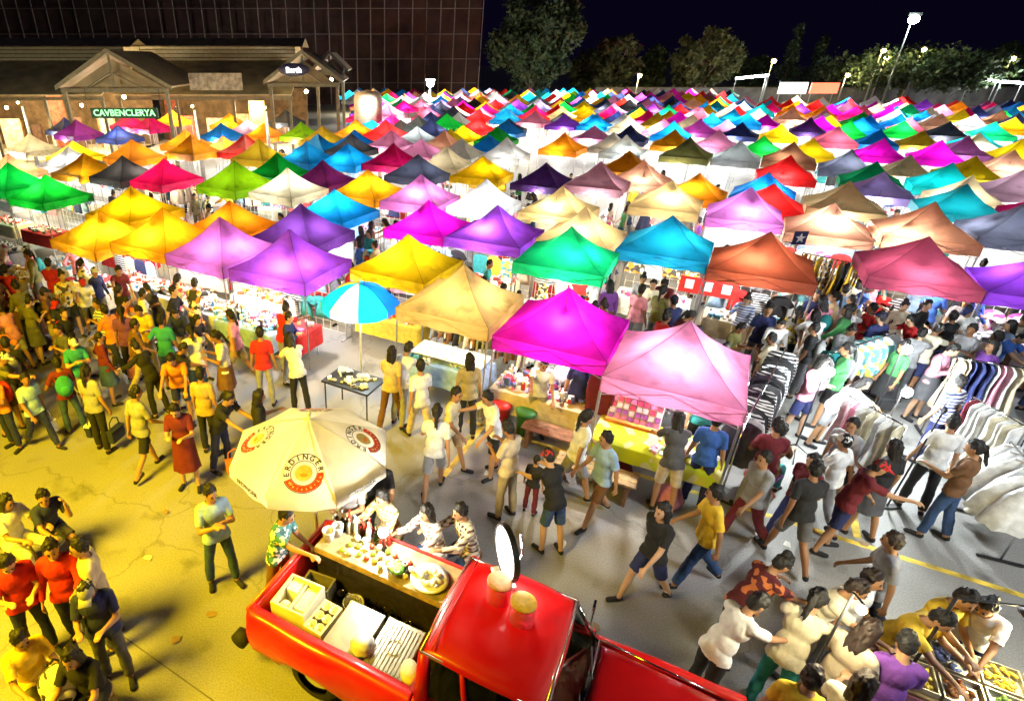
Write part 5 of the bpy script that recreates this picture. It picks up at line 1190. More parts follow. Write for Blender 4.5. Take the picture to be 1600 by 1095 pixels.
# cab
rx0, rx1, ry0, ry1 = 2.0, 3.14, .17, 1.43
def roof_mesh():
    N = 22; vs, fs = [], []
    for i in range(N + 1):
        for j in range(N + 1):
            a, b = -1 + 2 * i / N, -1 + 2 * j / N
            x, y = a * math.sqrt(1 - .13 * b * b), b * math.sqrt(1 - .12 * a * a)
            z = 1.475 + .085 * (1 - abs(a) ** 5.5) * (1 - abs(b) ** 5.5) - .03 * (a * a) * .6
            vs.append(((rx0 + rx1) / 2 + x * (rx1 - rx0) / 2 * 1.06, (ry0 + ry1) / 2 + y * (ry1 - ry0) / 2 * 1.06, z))
    for i in range(N):
        for j in range(N): k = i * (N + 1) + j; fs.append((k, k + N + 1, k + N + 2, k + 1))
    return MB().add(vs, fs)
o = roof_mesh().build('roof', RED, truck, True); md = o.modifiers.new('t', 'SOLIDIFY'); md.thickness = .025; md.offset = -1
MB().path([(rx0 + .10, ry0 + .02, 1.535), (rx0 + .10, ry1 - .02, 1.535)], .008, 6).build('roof_seam', RED, o, True)
rf = MB()
for (a, b) in (((rx0, ry0), (rx1, ry0)), ((rx0, ry1), (rx1, ry1)), ((rx1, ry0), (rx1, ry1)), ((rx0, ry0), (rx0, ry1))): rf.tube((*a, 1.462), (*b, 1.462), .018, n=8)
rf.build('rain_gutter', mat('gutter_chrome', (.6, .45, .42), .25, .8), truck, True)
ZB = .955
def pillar(a, b, w=.045, m=RED, nm='pillar'): return MB().tube((*a,), (*b,), w, w * .85, n=8).build(nm, m, truck, True)
for y0, y1 in ((.07, ry0 + .015), (1.53, ry1 - .015)):
    pillar((3.40, y0 + (.05 if y0 < .5 else -.05), ZB), (rx1 - .02, y1, 1.46), .028, CHROME); pillar((2.06, y0, ZB), (rx0 + .04, y1, 1.46), .07); pillar((2.52, y0, ZB), (2.40, y1, 1.46), .03)
    s = 1 if y0 < .5 else -1
    MB().add(*slab([(2.56, y0, ZB + .02), (3.30, y0, ZB + .02), (3.03, y1, 1.445), (2.44, y1, 1.445)], .006 * s)).build('door_window', TGLASS, truck)
    MB().add(*slab([(2.15, y0, ZB + .02), (2.48, y0, ZB + .02), (2.37, y1, 1.445), (2.11, y1, 1.445)], .006 * s)).build('quarter_window', TGLASS, truck)
    MB().box((2.75, y0 - s * .055, .80), (.14, .03, .02)).build('door_handle', CHROME, truck)
MB().add(*slab([(3.41, .14, ZB + .03), (3.41, 1.46, ZB + .03), (3.13, 1.38, 1.445), (3.13, .22, 1.445)], .008)).build('windshield', TGLASS, truck)
MB().path([(3.42, .12, ZB + .03), (3.42, 1.48, ZB + .03)], .016, 6).path([(3.145, .2, 1.45), (3.145, 1.4, 1.45)], .014, 6).build('windshield_trim', CHROME, truck, True)
MB().add(*slab([(2.03, .2, ZB + .03), (2.03, 1.4, ZB + .03), (2.02, 1.34, 1.445), (2.02, .26, 1.445)][::-1], .008)).build('rear_window', TGLASS, truck)
for y in (.45, 1.0): MB().path([(3.44, y, .985), (3.36, y + .28, 1.10)], .007, 5).build('wiper', BLACK, truck)
o = MB().box((2.38, .8, .74), (.55, 1.3, .16)).build('seat', mat('brown_vinyl', (.20, .12, .06), .5), truck); bevel(o, .05, 3); o = MB().box((2.16, .8, 1.02), (.12, 1.3, .44)).build('seat_back', mat('brown_vinyl', (.2, .12, .06), .5), truck); bevel(o, .05, 3)
MB().box((2.7, .8, .42), (1.3, 1.45, .05)).build('cab_floor', DARKIN, truck); o = MB().box((3.24, .8, .90), (.30, 1.4, .14)).build('dashboard', mat('olive_dash', (.14, .12, .06), .6), truck); bevel(o, .03)
MB().lathe([(.165, -.012), (.18, 0), (.165, .012), (.155, 0), (.165, -.012)], 24, M=Matrix.Rotation(R(-60), 3, 'Y'), c=(2.98, 1.15, 1.0)).build('steering_wheel', BLACK, truck, True)
def hood_mesh():
    vs, fs = [], []; N, M = 18, 16
    for i in range(N + 1):
        x = 3.43 + (4.80 - 3.43) * i / N; t = i / N
        for j in range(M + 1):
            s = -1 + 2 * j / M; y = .8 + s * (.735 - .05 * t * t)
            z = .965 - .055 * t - .10 * max(0, t - .8) ** 1.3 * 4 + .035 * (1 - s * s) + .016 * math.exp(-(s / .07) ** 2) - .055 * max(0, abs(s) - .86) / .14
            vs.append((x, y, z))
    for i in range(N):
        for j in range(M): k = i * (M + 1) + j; fs.append((k, k + M + 1, k + M + 2, k + 1))
    return MB().add(vs, fs)
o = hood_mesh().build('hood', mat('deep_red_paint', (.40, .004, .005), .25, var=.10, scale=3, coat=.8), truck, True); md = o.modifiers.new('t', 'SOLIDIFY'); md.thickness = .02; md.offset = -1
MB().tube((3.44, 1.52, .955), (4.72, 1.49, .90), .012, n=8).build('hood_trim', CHROME, truck, True); MB().tube((3.5, .36, 1.0), (4.6, .40, .95), .010, n=8).build('hood_ridge', mat('orange_red_rail', (.62, .05, .01), .35), truck, True)
o = MB().box((4.82, .8, .62), (.06, 1.3, .36)).build('grille', CHROME, truck); bevel(o, .02)
for y in (.24, 1.36): MB().ball((4.83, y, .70), (.05, .12, .12), 14, 8).build('headlight', WHITE, truck, True)
o = MB().box((4.92, .8, .42), (.10, 1.66, .14)).build('front_bumper', CHROME, truck); bevel(o, .04, 3)
MB().tube((3.30, 1.60, 1.0), (3.30, 1.74, 1.16), .008, n=6).tube((3.28, 1.74, 1.16), (3.305, 1.74, 1.16), .065, n=14).build('wing_mirror', CHROME, truck)
# bar counter along the far side of the bed
bar = empty('bar_counter', tl(.22, 1.02, .525), TA); tag(bar, 'dark fronted bar counter along the far side of the truck bed', 'counter'); BTOP = mat('worn_counter', (.32, .25, .14), .35, var=.35, scale=7)
MB().box((.86, .25, .575), (1.74, .52, .03)).build('counter_top', BTOP, bar); MB().box((.86, .02, .28), (1.70, .03, .56)).build('front_panel', mat('black_ply', (.018, .013, .010), .6, var=.6, scale=14), bar); MB().box((.86, -.01, .545), (1.74, .015, .07)).build('edge_strip', PALEWOOD, bar)
for x in (.03, 1.69): MB().box((x, .26, .28), (.04, .44, .56)).build('end_panel', BLACK, bar)
MB().box((.95, .53, .545), (1.5, .02, .14)).build('red_skirting', cloth('red'), bar); ZT = .525 + .592
q = random.Random(3)
BOT = MB().lathe([(0, 0), (.034, 0), (.036, .02), (.036, .15), (.030, .18), (.013, .21), (.012, .27), (.015, .272), (.015, .285), (0, .285)], 10).mesh('bottle', True)
BM = [glass('glass_green', (.10, .45, .10)), glass('glass_amber', (.55, .22, .04)), glass('glass_clear', (.9, .92, .9)), mat('bottle_red', (.6, .05, .03), .25), mat('bottle_white', (.8, .78, .7), .3)]; BN = ['green glass', 'amber glass', 'clear glass', 'red', 'white']
for i in range(16):
    k = q.randrange(5); u = .18 + .045 * i + q.uniform(-.015, .015); v = 1.40 + (i % 2) * .07; o = link('bottle', BOT, BM[k], None, loc=tl(u + .1, v, ZT), sc=(q.uniform(.8, 1.1), q.uniform(.8, 1.1), q.uniform(.75, 1.05)))
    tag(o, '%s bottle in the bottle row, %s from the tailgate end' % (BN[k], (ORD + ['thirteenth', 'fourteenth', 'fifteenth', 'sixteenth'])[i]), 'bottle', 'bottles on the truck bar')
CUP = MB().lathe([(0, 0), (.050, 0), (.068, .13), (.071, .135), (.06, .135), (.045, .01), (0, .012)], 12).mesh('cup', True)
for i, (px, py, s, lab) in enumerate(((490, 818, 1.2, 'large white tub highest on the tailgate end of bar'), (494, 842, 1.1, 'white cup between two white tubs on the bar'), (512, 862, 1.15, 'white tub standing lowest at the bar corner'), (486, 862, .8, 'small cream cup left of the white tubs'))):
    o = link('drink_tub', CUP, WHITE, None, loc=tl(.30 + .05 * (i % 2), 1.42 - .12 * i, ZT) if i < 3 else tl(.27, 1.2, ZT), sc=s); tag(o, lab, 'tub')
FR = [mat('lime_fruit', (.25, .50, .04), .4), mat('lemon_fruit', (.80, .62, .05), .4), mat('white_cup', (.82, .80, .75), .4), mat('tomato', (.6, .05, .02), .3)]; FN = ['green lime', 'yellow lemon', 'white cup', 'red tomato']; BALLM = MB().ball((0, 0, 0), (.034, .034, .03), 10, 7).mesh('fruit', True); SMALL = MB().lathe([(0, 0), (.026, 0), (.034, .08), (.028, .08), (.022, .01), (0, .01)], 10).mesh('glass', True)
pos = set()
for i in range(26):
    k = q.randrange(4); u = .55 + .034 * i; v = 1.10 + .1 * (i % 3) + q.uniform(0, .05)
    o = link('small_cup' if k == 2 else 'fruit', SMALL if k == 2 else BALLM, FR[k], None, loc=tl(u, v, ZT + (.0 if k == 2 else .03)), rot=(0, 0, q.uniform(0, 6)))
    tag(o, '%s, %s from the tailgate in the %s row of the bar top' % (FN[k], ORD[i // 3], ('near', 'middle', 'far')[i % 3]), 'cup' if k == 2 else 'fruit', '%s in the %s row' % (FN[k], ('near', 'middle', 'far')[i % 3]))
t = empty('food_platter', tl(1.62, 1.22, ZT), TA); tag(t, 'cream platter heaped with sliced food on the cab end of bar', 'platter')
MB().lathe([(0, 0), (.15, 0), (.21, .03), (.215, .04), (.14, .012), (0, .012)], 20).build('plate', WHITE, t, True)
for k in range(9): MB().ball((.09 * math.cos(k * .7), .09 * math.sin(k * .7), .045 + .01 * (k % 3)), (.06, .035, .025), 8, 5, M=Matrix.Rotation(k, 3, 'Z')).build('slice', mat('cream_food', (.75, .68, .42), .6), t, True)
t = empty('serving_bowl', tl(1.25, 1.15, ZT), TA); tag(t, 'dark bowl of green herbs on the middle of the bar', 'bowl'); MB().lathe([(0, 0), (.07, 0), (.12, .06), (.125, .065), (.06, .01), (0, .01)], 16).build('bowl', mat('dark_bowl', (.06, .05, .04), .4), t, True); MB().ball((0, 0, .05), (.09, .09, .04), 10, 6).build('herbs', mat('herb', (.10, .28, .04), .7, var=.5, scale=30), t, True)
# bar lamp
bl = tl(.95, 1.36, ZT); t = empty('bar_lamp', bl); tag(t, 'bright bulb lamp glowing among the bottles on the bar', 'lamp'); MB().lathe([(0, 0), (.05, 0), (.05, .015), (.01, .03), (.01, .22), (0, .22)], 12).build('stand', BLACK, t, True); MB().ball((0, 0, .27), .06, 12, 8).build('bulb', BULB_W, t, True)
point_light((0, 0, .50), 52, (1, .94, .80), .06, t)
# things on the bed
def crate(u, v, z, d, rz, m, label, name='crate', cat='crate', open_=True):
    t = empty(name, tl(u, v, z), TA + rz); tag(t, label, cat); w = .025
    MB().box((0, 0, w / 2), (d[0], d[1], w)).build('base', m, t)
    for s in (-1, 1):
        MB().box((s * (d[0] / 2 - w / 2), 0, d[2] / 2 + w / 2), (w, d[1], d[2] - w)).build('end_wall', m, t); MB().box((0, s * (d[1] / 2 - w / 2), d[2] / 2 + w / 2), (d[0] - 2 * w, w, d[2] - w)).build('side_wall', m, t)
    return t
FOAM = mat('yellowed_foam', (.80, .76, .55), .6, var=.08)
t = crate(.34, .48, .53, (.44, .44, .40), .05, FOAM, 'open pale yellow foam box at the tailgate end of bed', 'foam_box', 'box')
MB().box((.0, .0, .20), (.02, .38, .34)).build('divider', FOAM, t); MB().box((-.11, .11, .26), (.15, .15, .20)).build('inner_tub', WHITE, t); MB().box((.11, .02, .25), (.16, .30, .18)).build('inner_lid', FOAM, t); MB().ball((-.11, -.11, .26), (.08, .08, .06), 10, 6).build('ice_bag', FOAM, t, True)
t = crate(.72, .42, .53, (.24, .40, .33), -.05, mat('cream_crate', (.66, .58, .30), .6), 'cream crate of cups beside the foam box')
for i in range(6): link('cup', CUP, FOAM, t, loc=(-.05 + .10 * (i % 2), -.13 + .13 * (i // 2), .22), sc=.8)
t = crate(.36, .84, .53, (.36, .22, .26), .1, mat('olive_crate', (.16, .14, .07), .7), 'olive box between the foam box and bar')
STL = mat('tray_steel', (.52, .50, .42), .35, .6, var=.15)
def tray(u, v, z, rz, lab, ribs):
    t = empty('steel_tray', tl(u, v, z), TA + rz); tag(t, lab, 'tray', 'steel trays on the truck bed')
    o = MB().box((0, 0, .14), (.42, .62, .28)).build('tub', STL, t); bevel(o, .03, 3); o = MB().box((0, 0, .295), (.44, .64, .024)).build('rim', STL, t); bevel(o, .01)
    for k in range(ribs): MB().box((-.17 + .34 * k / max(1, ribs - 1), 0, .312), (.012, .54, .01)).build('rib', STL, t)
    if ribs: MB().lathe([(.08, .312), (.085, .322), (.09, .312)], 20).build('embossed_ring', STL, t, True)
tray(1.10, .44, .56, .0, 'plain pale steel tray in the middle of the bed', 0); tray(1.58, .46, .56, .02, 'ribbed steel tray beside the cab', 9)
o = MB().lathe([(0, 0), (.10, 0), (.12, .2), (.09, .25), (0, .25)], 12).build('cream_sack', cloth('cream'), None, True, loc=tl(1.84, .30, .66)); tag(o, 'cream cloth sack wedged behind the cab', 'sack'); o.scale = (.8, 1.2, 1.1)
for i in range(5):
    o = link('glass_jar', CUP, BM[2], None, loc=tl(.62 + .22 * i, .92, .53), sc=.9); tag(o, 'clear jar before the bar front, %s from the tailgate' % ORD[i], 'jar', 'jars on the truck bed')
t = empty('ice_bucket', tl(.86, .82, .53), TA); tag(t, 'small steel ice bucket between the crate and bar front', 'bucket')
MB().lathe([(0, 0), (.09, 0), (.12, .20), (.125, .21), (.11, .20), (.085, .02), (0, .02)], 18).build('bucket_body', STL, t, True); MB().path([(-.12, 0, .20), (-.08, .02, .30), (.08, .02, .30), (.12, 0, .20)], .006, 5).build('handle', CHROME, t)
for k in range(7): MB().box((.05 * math.cos(k), .05 * math.sin(k * 1.7), .17 + .01 * (k % 3)), (.04, .04, .035), k).build('ice_cube', BM[2], t)
o = MB().lathe([(0, 0), (.10, .02), (.14, .05), (.09, .08), (.11, .10), (0, .11)], 9).build('wiping_cloth', cloth('white'), None, True, loc=tl(1.30, .30, .872)); tag(o, 'crumpled white cloth lying between the two steel trays', 'cloth')
for i in range(6):
    o = link('bottle', BOT, BM[i % 3], None, loc=tl(1.02 + .10 * i, .90, .53), sc=.95); tag(o, '%s bottle low in the bed against the bar front, %s from the tailgate' % (BN[i % 3], ORD[i]), 'bottle', 'bottles in the truck bed')
# panel gaps and door fittings
for y, s in ((-.062, -1), (1.662, 1)):
    MB().box((2.0, y * .98 + .012 * -s, .66), (.010, .03, .54)).box((3.365, y * .98 + .012 * -s, .66), (.010, .03, .54)).build('door_gap', RUBBER, truck)
MB().path([(2.06, ry0 + .05, 1.552), (2.06, ry1 - .05, 1.552)], .004, 5).path([(3.43, .1, .985), (3.43, 1.5, .985)], .006, 5).build('body_seam', RUBBER, truck)
# on the roof: two glass jars with orange lids, a round lit mirror sign
def clear_tint(name, c, k):
    m, nt, p, out = nodes_of(name); tr = nt.nodes.new('ShaderNodeBsdfTransparent'); tr.inputs[0].default_value = (*c, 1); mx = nt.nodes.new('ShaderNodeMixShader'); mx.inputs[0].default_value = k
    p.inputs['Base Color'].default_value = (*c, 1); p.inputs['Roughness'].default_value = .12; nt.links.new(tr.outputs[0], mx.inputs[1]); nt.links.new(p.outputs[0], mx.inputs[2]); nt.links.new(mx.outputs[0], out.inputs['Surface']); return m
GP = clear_tint('roof_jar_plastic', (.95, .42, .50), .22); LID = mat('orange_lid', (.72, .40, .12), .5, var=.15, scale=20)
for u, v, col, lab in ((2.45, .98, (.70, .36, .18), 'glass jar with dull orange lid on the cab roof'), (2.72, .86, (.75, .48, .05), 'glass jar with yellow orange lid on the cab roof')):
    t = empty('glass_canister', tl(u, v, 1.560), TA); t.scale = (1.3, 1.3, 1.0); tag(t, lab, 'jar')
    MB().lathe([(0, .004), (.085, .004), (.095, .02), (.092, .16), (.082, .24), (.078, .24), (.088, .16), (.09, .025), (.08, .012), (0, .012)], 28).build('glass_body', GP, t, True)
    MB().lathe([(0, .262), (.03, .264), (.075, .262), (.092, .255), (.094, .235), (.080, .236), (0, .24)], 28).build('lid', mat('lid_%d' % int(u * 100), col, .5, var=.2, scale=25), t, True)
t = empty('round_light', tl(2.42, 1.24, 1.545), TA + R(128)); t.scale = (1.42, 1.42, 1.42); tag(t, 'round white lit sign standing on the cab roof', 'sign'); Mr = Matrix.Rotation(R(90), 3, 'X')
MB().lathe([(0, -.012), (.185, -.012), (.185, .012), (0, .012)], 36, c=(0, 0, .27), M=Mr).build('lit_face', glow('sign_white', (1, .97, .9), 3.0), t); MB().lathe([(.185, -.02), (.20, -.02), (.20, .02), (.185, .02), (.185, -.02)], 36, c=(0, 0, .27), M=Mr).build('rim', BLACK, t)
MB().box((0, 0, .02), (.20, .12, .03)).build('base', WHITE, t); MB().box((0, 0, .05), (.03, .02, .05)).build('stem', BLACK, t)
MB().path([(0.03, -.10, .02), (.03, -.13, .2), (.03, -.10, .40)], .008, 6).build('hoop', CHROME, t, True); point_light((0, -.12, .27), 8, NEUT, .1, t)
# ------------------------------------------------------------------ white umbrella with the round emblem, over the bed
uc = at(486, 700, 2.15); ur = abs(at(612, 700, 2.15).x - uc.x); UC = canvas('umbrella_white', (.80, .77, .66), .45)
um = sunshade(uc, ur, 2.15, .42, [UC] * 8, 'large white umbrella with round red and black emblems over the truck bed', 'parasol', pole_z0=.55, drop=.13, dome=False)
um.rotation_euler.z = R(-90 - 22.5)      # a panel centre faces the camera
INK = mat('black_print', (.02, .02, .02), .6); REDP = mat('red_print', (.62, .03, .02), .6); BEI = mat('beige_print', (.50, .42, .26), .6); GRN = mat('pale_print', (.70, .66, .50), .6)
def panel_frame(k, f, tang=0.0):
    """frame lying on umbrella panel k at radius share f"""
    a0, a1 = 2 * math.pi * k / 8, 2 * math.pi * (k + 1) / 8; am = (a0 + a1) / 2; ap = ur * math.cos(math.pi / 8)
    zf = lambda f: 2.15 + .42 * ((1 - f) * .82 + .18 * (1 - f ** 2)) - .02 * f
    out = Vector((math.cos(am), math.sin(am), 0)); e = .02; d = (out * ap * 2 * e + Vector((0, 0, zf(f + e) - zf(f - e)))).normalized()
    X = Vector((-math.sin(am), math.cos(am), 0)); Y = -d; Z = X.cross(Y); p = out * ap * f + Vector((0, 0, zf(f))) + Z * .007
    return Matrix((( X.x, Y.x, Z.x, p.x), (X.y, Y.y, Z.y, p.y), (X.z, Y.z, Z.z, p.z), (0, 0, 0, 1)))
def arc(r0, r1, a0, a1, z, n=26):
    vs, fs = [], []
    for i in range(n + 1): a = R(a0 + (a1 - a0) * i / n); vs += [(r0 * math.cos(a), r0 * math.sin(a), z), (r1 * math.cos(a), r1 * math.sin(a), z)]
    return vs, [(2 * i, 2 * i + 1, 2 * i + 3, 2 * i + 2) for i in range(n)]
for k in (0, 2, 4, 6):
    Fm = panel_frame(k, .70); e = bpy.data.objects.new('emblem', MB().add(*arc(.222, .232, 0, 360, .0, 48)).mesh('emblem')); COL.objects.link(e); e.data.materials.append(INK); e.parent = um; e.matrix_local = Fm
    MB().add(*arc(.140, .148, 0, 360, .001, 40)).build('inner_ring', INK, e); MB().add(*arc(.150, .220, 205, 362, .002)).build('red_band', REDP, e); MB().add(*arc(0.0, .095, 0, 360, .001, 24)).build('crest', BEI, e); MB().add(*arc(0, .05, 200, 340, .004, 16)).build('crest_mark', mat('orange_print', (.65, .22, .05), .6), e)
    for i, ch in enumerate('ERDINGER'):
        a = R(190 - 24.5 * i - 3); text(ch, .085, INK, e, M=Matrix.Translation((.185 * math.cos(a), .185 * math.sin(a), .002)) @ Matrix.Rotation(a - math.pi / 2, 4, 'Z'), name='letter', ext=.001, bold=.002)
    for i, ch in enumerate('Weissbräu'):
        a = R(222 + 15.4 * i); text(ch, .05, GRN, e, M=Matrix.Translation((.185 * math.cos(a), .185 * math.sin(a), .006)) @ Matrix.Rotation(a + math.pi / 2, 4, 'Z'), name='letter', ext=.001)
for k in (1, 3, 5, 7):
    am = 2 * math.pi * (k + .5) / 8; p = Vector((math.cos(am), math.sin(am), 0)) * (ur * math.cos(math.pi / 8) + .016)
    text('ERDINGER', .085, INK, um, M=Matrix.Translation((p.x, p.y, 2.085)) @ Matrix.Rotation(am + math.pi / 2, 4, 'Z') @ Matrix.Rotation(R(90), 4, 'X'), ext=.001, bold=.001)

# ------------------------------------------------------------------ people one can pick out
PLY = plaid('plaid_yellow', (.76, .70, .42), (.38, .26, .03), 34); PLW = plaid('plaid_white', (.80, .78, .70), (.16, .09, .05), 34); PLB = plaid('plaid_brown', (.70, .62, .48), (.07, .03, .025), 34)
TEALP = prints('teal_white_print', (.05, .20, .22), (.70, .70, .58), (.04, .10, .12), 26); FLOR = prints('maroon_floral', (.10, .01, .015), (.10, .012, .015), (.60, .18, .05), 16); NAVST = stripes('navy_stripe', (.03, .05, .16), (.75, .77, .80), 32)
def stool(p, z, label, m=WOOD):
    t = empty('bar_stool', (p[0], p[1], 0)); tag(t, label, 'stool'); MB().lathe([(0, z - .04), (.16, z - .04), (.17, z - .02), (.16, z), (0, z)], 16).build('seat', m, t, True)
    for k in range(4): a = .8 + k * math.pi / 2; MB().tube((.12 * math.cos(a), .12 * math.sin(a), z - .03), (.17 * math.cos(a), .17 * math.sin(a), 0), .015, n=6).build('leg', m, t)
    MB().lathe([(.135, .2), (.15, .21), (.135, .22)], 14).build('footring', STEEL, t, True)
def P_(px, py, z, face, pose, shirt, lower, label, seat=None, **k):
    p = at(px, py, z); o = person((p.x, p.y), face, pose, shirt, lower, label, near=p.y < 10, seat=seat, **k)
    if seat is not None:
        F = FIG[pose]
        stool((p.x, p.y), seat, 'wooden stool under the ' + label.replace('person in ', 'sitter in ').split(',')[0], WOOD if px > 300 else PALEWOOD)
    return o
S = 'shorts'
# seated and standing group in the yellow light, lower left
P_(58, 775, 1.05, -35, 'sitface', 'navy', 'dark grey', 'person in navy shirt and shorts sitting with chin on hand', seat=.46, lower_kind=S, shoe='black')
P_(6, 800, 1.0, -20, 'sit', 'white', 'cream', 'person in white shirt sitting at the left edge', seat=.46, hair='long')
P_(22, 905, 1.25, -50, 'phone', 'red', 'navy', 'person in red shirt standing at left edge, looking down', skin=1)
P_(92, 890, 1.25, -70, 'carry', cloth('red'), 'navy', 'person in red shirt holding white paper beside the seated group', hair='tail', sleeve='longshirt')
P_(136, 905, 1.62, -75, 'phone', 'navy', 'dark grey', 'person in grey cap holding a snack, lower left', hair='cap', haircol='grey', skin=0)
P_(180, 1004, 0, 205, 'stand', 'beige', 'dark grey', 'person in beige shirt and grey trousers seen from behind, lower left', hair='short')
P_(125, 1015, 1.10, -95, 'sit', 'black', 'navy', 'person in black top sitting at the bottom left', seat=.42, hair='long')
P_(28, 1000, 1.05, -40, 'sit', 'yellow', 'olive', 'person in yellow top sitting at the bottom left edge', seat=.42)
p = at(92, 1060, .75); t = empty('backpack', (p.x, p.y, .0), .4); tag(t, 'black and white patterned backpack on a stool at the bottom left', 'backpack'); BPM = prints('backpack_print', (.75, .72, .58), (.75, .72, .58), (.06, .05, .04), 14)
MB().ball((0, 0, .70), (.20, .14, .24), 18, 12).build('pack_body', BPM, t, True); MB().ball((0, -.12, .63), (.14, .06, .12), 14, 8).build('front_pocket', BPM, t, True)
for s in (-1, 1): MB().path([(s * .1, .12, .86), (s * .12, .19, .70), (s * .1, .13, .52)], .018, 6).build('strap', BLACK, t, True)
MB().path([(-.04, .06, .93), (0, .06, .98), (.04, .06, .93)], .012, 6).build('handle', BLACK, t); stool((p.x, p.y), .46, 'wooden stool under the patterned backpack', PALEWOOD)
# standing figures of the left walkway
def handbag(p, rz, c1, c2, label, s=1.0):
    t = empty('handbag', p, rz); tag(t, label, 'bag'); o = MB().box((0, 0, .11), (.34 * s, .12, .22)).build('bag_body', cloth(c1), t); bevel(o, .03, 2); o = MB().box((0, 0, .235), (.345 * s, .125, .04)).build('trim', cloth(c2), t); bevel(o, .012)
    MB().path([(-.12 * s, 0, .24), (-.10 * s, 0, .40), (0, 0, .46), (.10 * s, 0, .40), (.12 * s, 0, .24)], .011, 6).build('handle', cloth(c1), t)
def held_bag(o, side, c1, c2, label):
    F = FIG_OF[o.name]; h = F['hands'][side]; Mw = Matrix.Translation(o.location) @ Matrix.Rotation(o.rotation_euler.z, 4, 'Z') @ Matrix.Scale(o.scale[0], 4); p = Mw @ h; handbag((p.x, p.y, max(.05, p.z - .47)), o.rotation_euler.z + math.pi / 2, c1, c2, label)
FIG_OF = {}
def PP(*a, **k): o = P_(*a, **k); FIG_OF[o.name] = PEOPLE[-1][1]; return o
o = PP(165, 703, 0, 75, 'stand', 'grey', 'black', 'person in grey top and black leggings carrying two navy bags', hair='tail'); held_bag(o, 0, 'navy', 'white', 'navy and white bag at the right of the leggings wearer'); held_bag(o, 1, 'navy', 'navy', 'navy bag at the left of the leggings wearer')
P_(300, 762, 0, -85, 'phone', 'maroon', 'maroon', 'person in dark maroon dress standing alone on the yellow ground', hair='short', lower_kind='dress', skin=1)
P_(332, 708, 0, 80, 'stand', 'tan', 'black', 'person in tan top and black trousers behind the maroon dress wearer')
P_(235, 738, 0, 60, 'stride', 'grey', 'black', 'person in grey shirt and black shorts walking left of the maroon dress', lower_kind=S)
P_(352, 912, 0, -58, 'crossed', 'light blue', 'denim', 'person in pale blue shirt and jeans with folded arms by the truck tail', skin=0)
P_(403, 628, 1.5, 20, 'carry', 'black', 'dark grey', 'person with long black hair behind the white umbrella', hair='long')
o = PP(352, 735, 0, -20, 'browse', 'black', 'navy', 'person in black bending over an orange bag beside the white umbrella', hair='tail'); handbag(at(370, 735, 0), .4, 'orange', 'orange', 'orange bag on the ground beside the white umbrella')
P_(418, 632, 0, 95, 'stand', 'red', 'grey', 'person in red shirt with white print left of the folding table')
P_(470, 645, 0, 120, 'browse', 'white', 'black', 'person in white blouse and black trousers bending toward the wares', hair='long')
P_(240, 585, 0, -80, 'phone', 'yellow', 'khaki', 'person in yellow shirt holding a white box in the left crowd', hair='short'); P_(212, 592, 0, 100, 'stand', 'purple', 'black', 'person in purple top and black trousers at front of left crowd', hair='tail')
# round the truck
P_(432, 850, 1.05, -20, 'reach', TEALP, 'brown', 'person in teal patterned shirt tending the bar at the tailgate', skin=0)
P_(612, 790, 1.15, -135, 'sitbar', PLY, 'khaki', 'person in yellow checked shirt sitting at the bar under the umbrella', seat=.66, hair='short', sleeve='longshirt')
P_(684, 812, 1.20, -150, 'sitbar', PLW, 'denim', 'person in white checked shirt sitting at the bar', seat=.66, hair='long', sleeve='longshirt')
P_(738, 808, 1.25, -160, 'sitbar', PLB, 'denim', 'person in brown checked shirt sitting nearest the cab', seat=.66, sleeve='longshirt')
P_(548, 775, 1.2, -110, 'phone', 'grey', 'black', 'person in grey shirt standing beneath the umbrella', hair='short'); P_(590, 735, 1.45, -90, 'carry', 'black', 'black', 'person in black top behind the yellow checked shirt', hair='tail')
# middle walkway
P_(786, 806, 0, 130, 'phone', 'beige', 'khaki', 'person in beige shirt standing before the magenta tent stall', hair='short', skin=2)
P_(826, 800, 0, 60, 'stand', 'black', 'maroon', 'small child in black between the beige shirt and walkers', sc=.62)
P_(676, 772, 0, 80, 'walk', 'white', 'grey', 'person in white T-shirt and grey shorts seen from behind, right of umbrella', lower_kind=S, hair='tail')
P_(726, 682, 0, 95, 'stand', 'khaki', 'black', 'person in khaki top and black leggings before the tan tent', hair='long')
P_(655, 690, 0, 110, 'stride', 'white', 'beige', 'person in white shirt and beige trousers walking to the tan tent')
P_(610, 665, 0, 70, 'walk', 'beige', 'brown', 'person in beige top and brown trousers beside the folding table', hair='long'); P_(700, 735, 0, -30, 'stride', 'cream', 'tan', 'person in cream shirt and tan shorts striding in mid walkway', lower_kind=S)
P_(888, 778, 0, 10, 'walk', 'white', 'grey', 'person in white top and grey shorts walking past the brown bench', lower_kind=S, hair='tail'); P_(925, 815, 0, 200, 'stride', 'light blue', 'brown', 'person in pale blue shirt and brown shorts walking left', lower_kind=S)
P_(1030, 796, 0, 75, 'browse', 'dark grey', 'beige', 'person with long black hair in dark grey top at the lime table', hair='long', lower_kind=S); P_(1078, 790, 0, 60, 'stand', 'blue', 'navy', 'person in blue top standing at the right end of lime table')
P_(1000, 938, 0, 200, 'walk', 'black', 'navy', 'person in black top and navy shorts walking left, carrying pink bag', lower_kind=S, hair='long', skin=1); P_(1078, 912, 0, 170, 'stride', 'yellow', 'denim', 'person in yellow top and jeans walking behind the black top')
P_(1150, 850, 0, 190, 'walk', 'grey', 'maroon', 'person in grey top and maroon trousers walking left near the red chair')
P_(1100, 640, 1.1, -100, 'stand', 'teal', 'black', 'person in teal shirt selling behind the lime table', hair='short'); P_(905, 600, 1.1, -110, 'stand', 'navy', 'maroon', 'person in navy top selling inside the magenta tent', hair='tail')
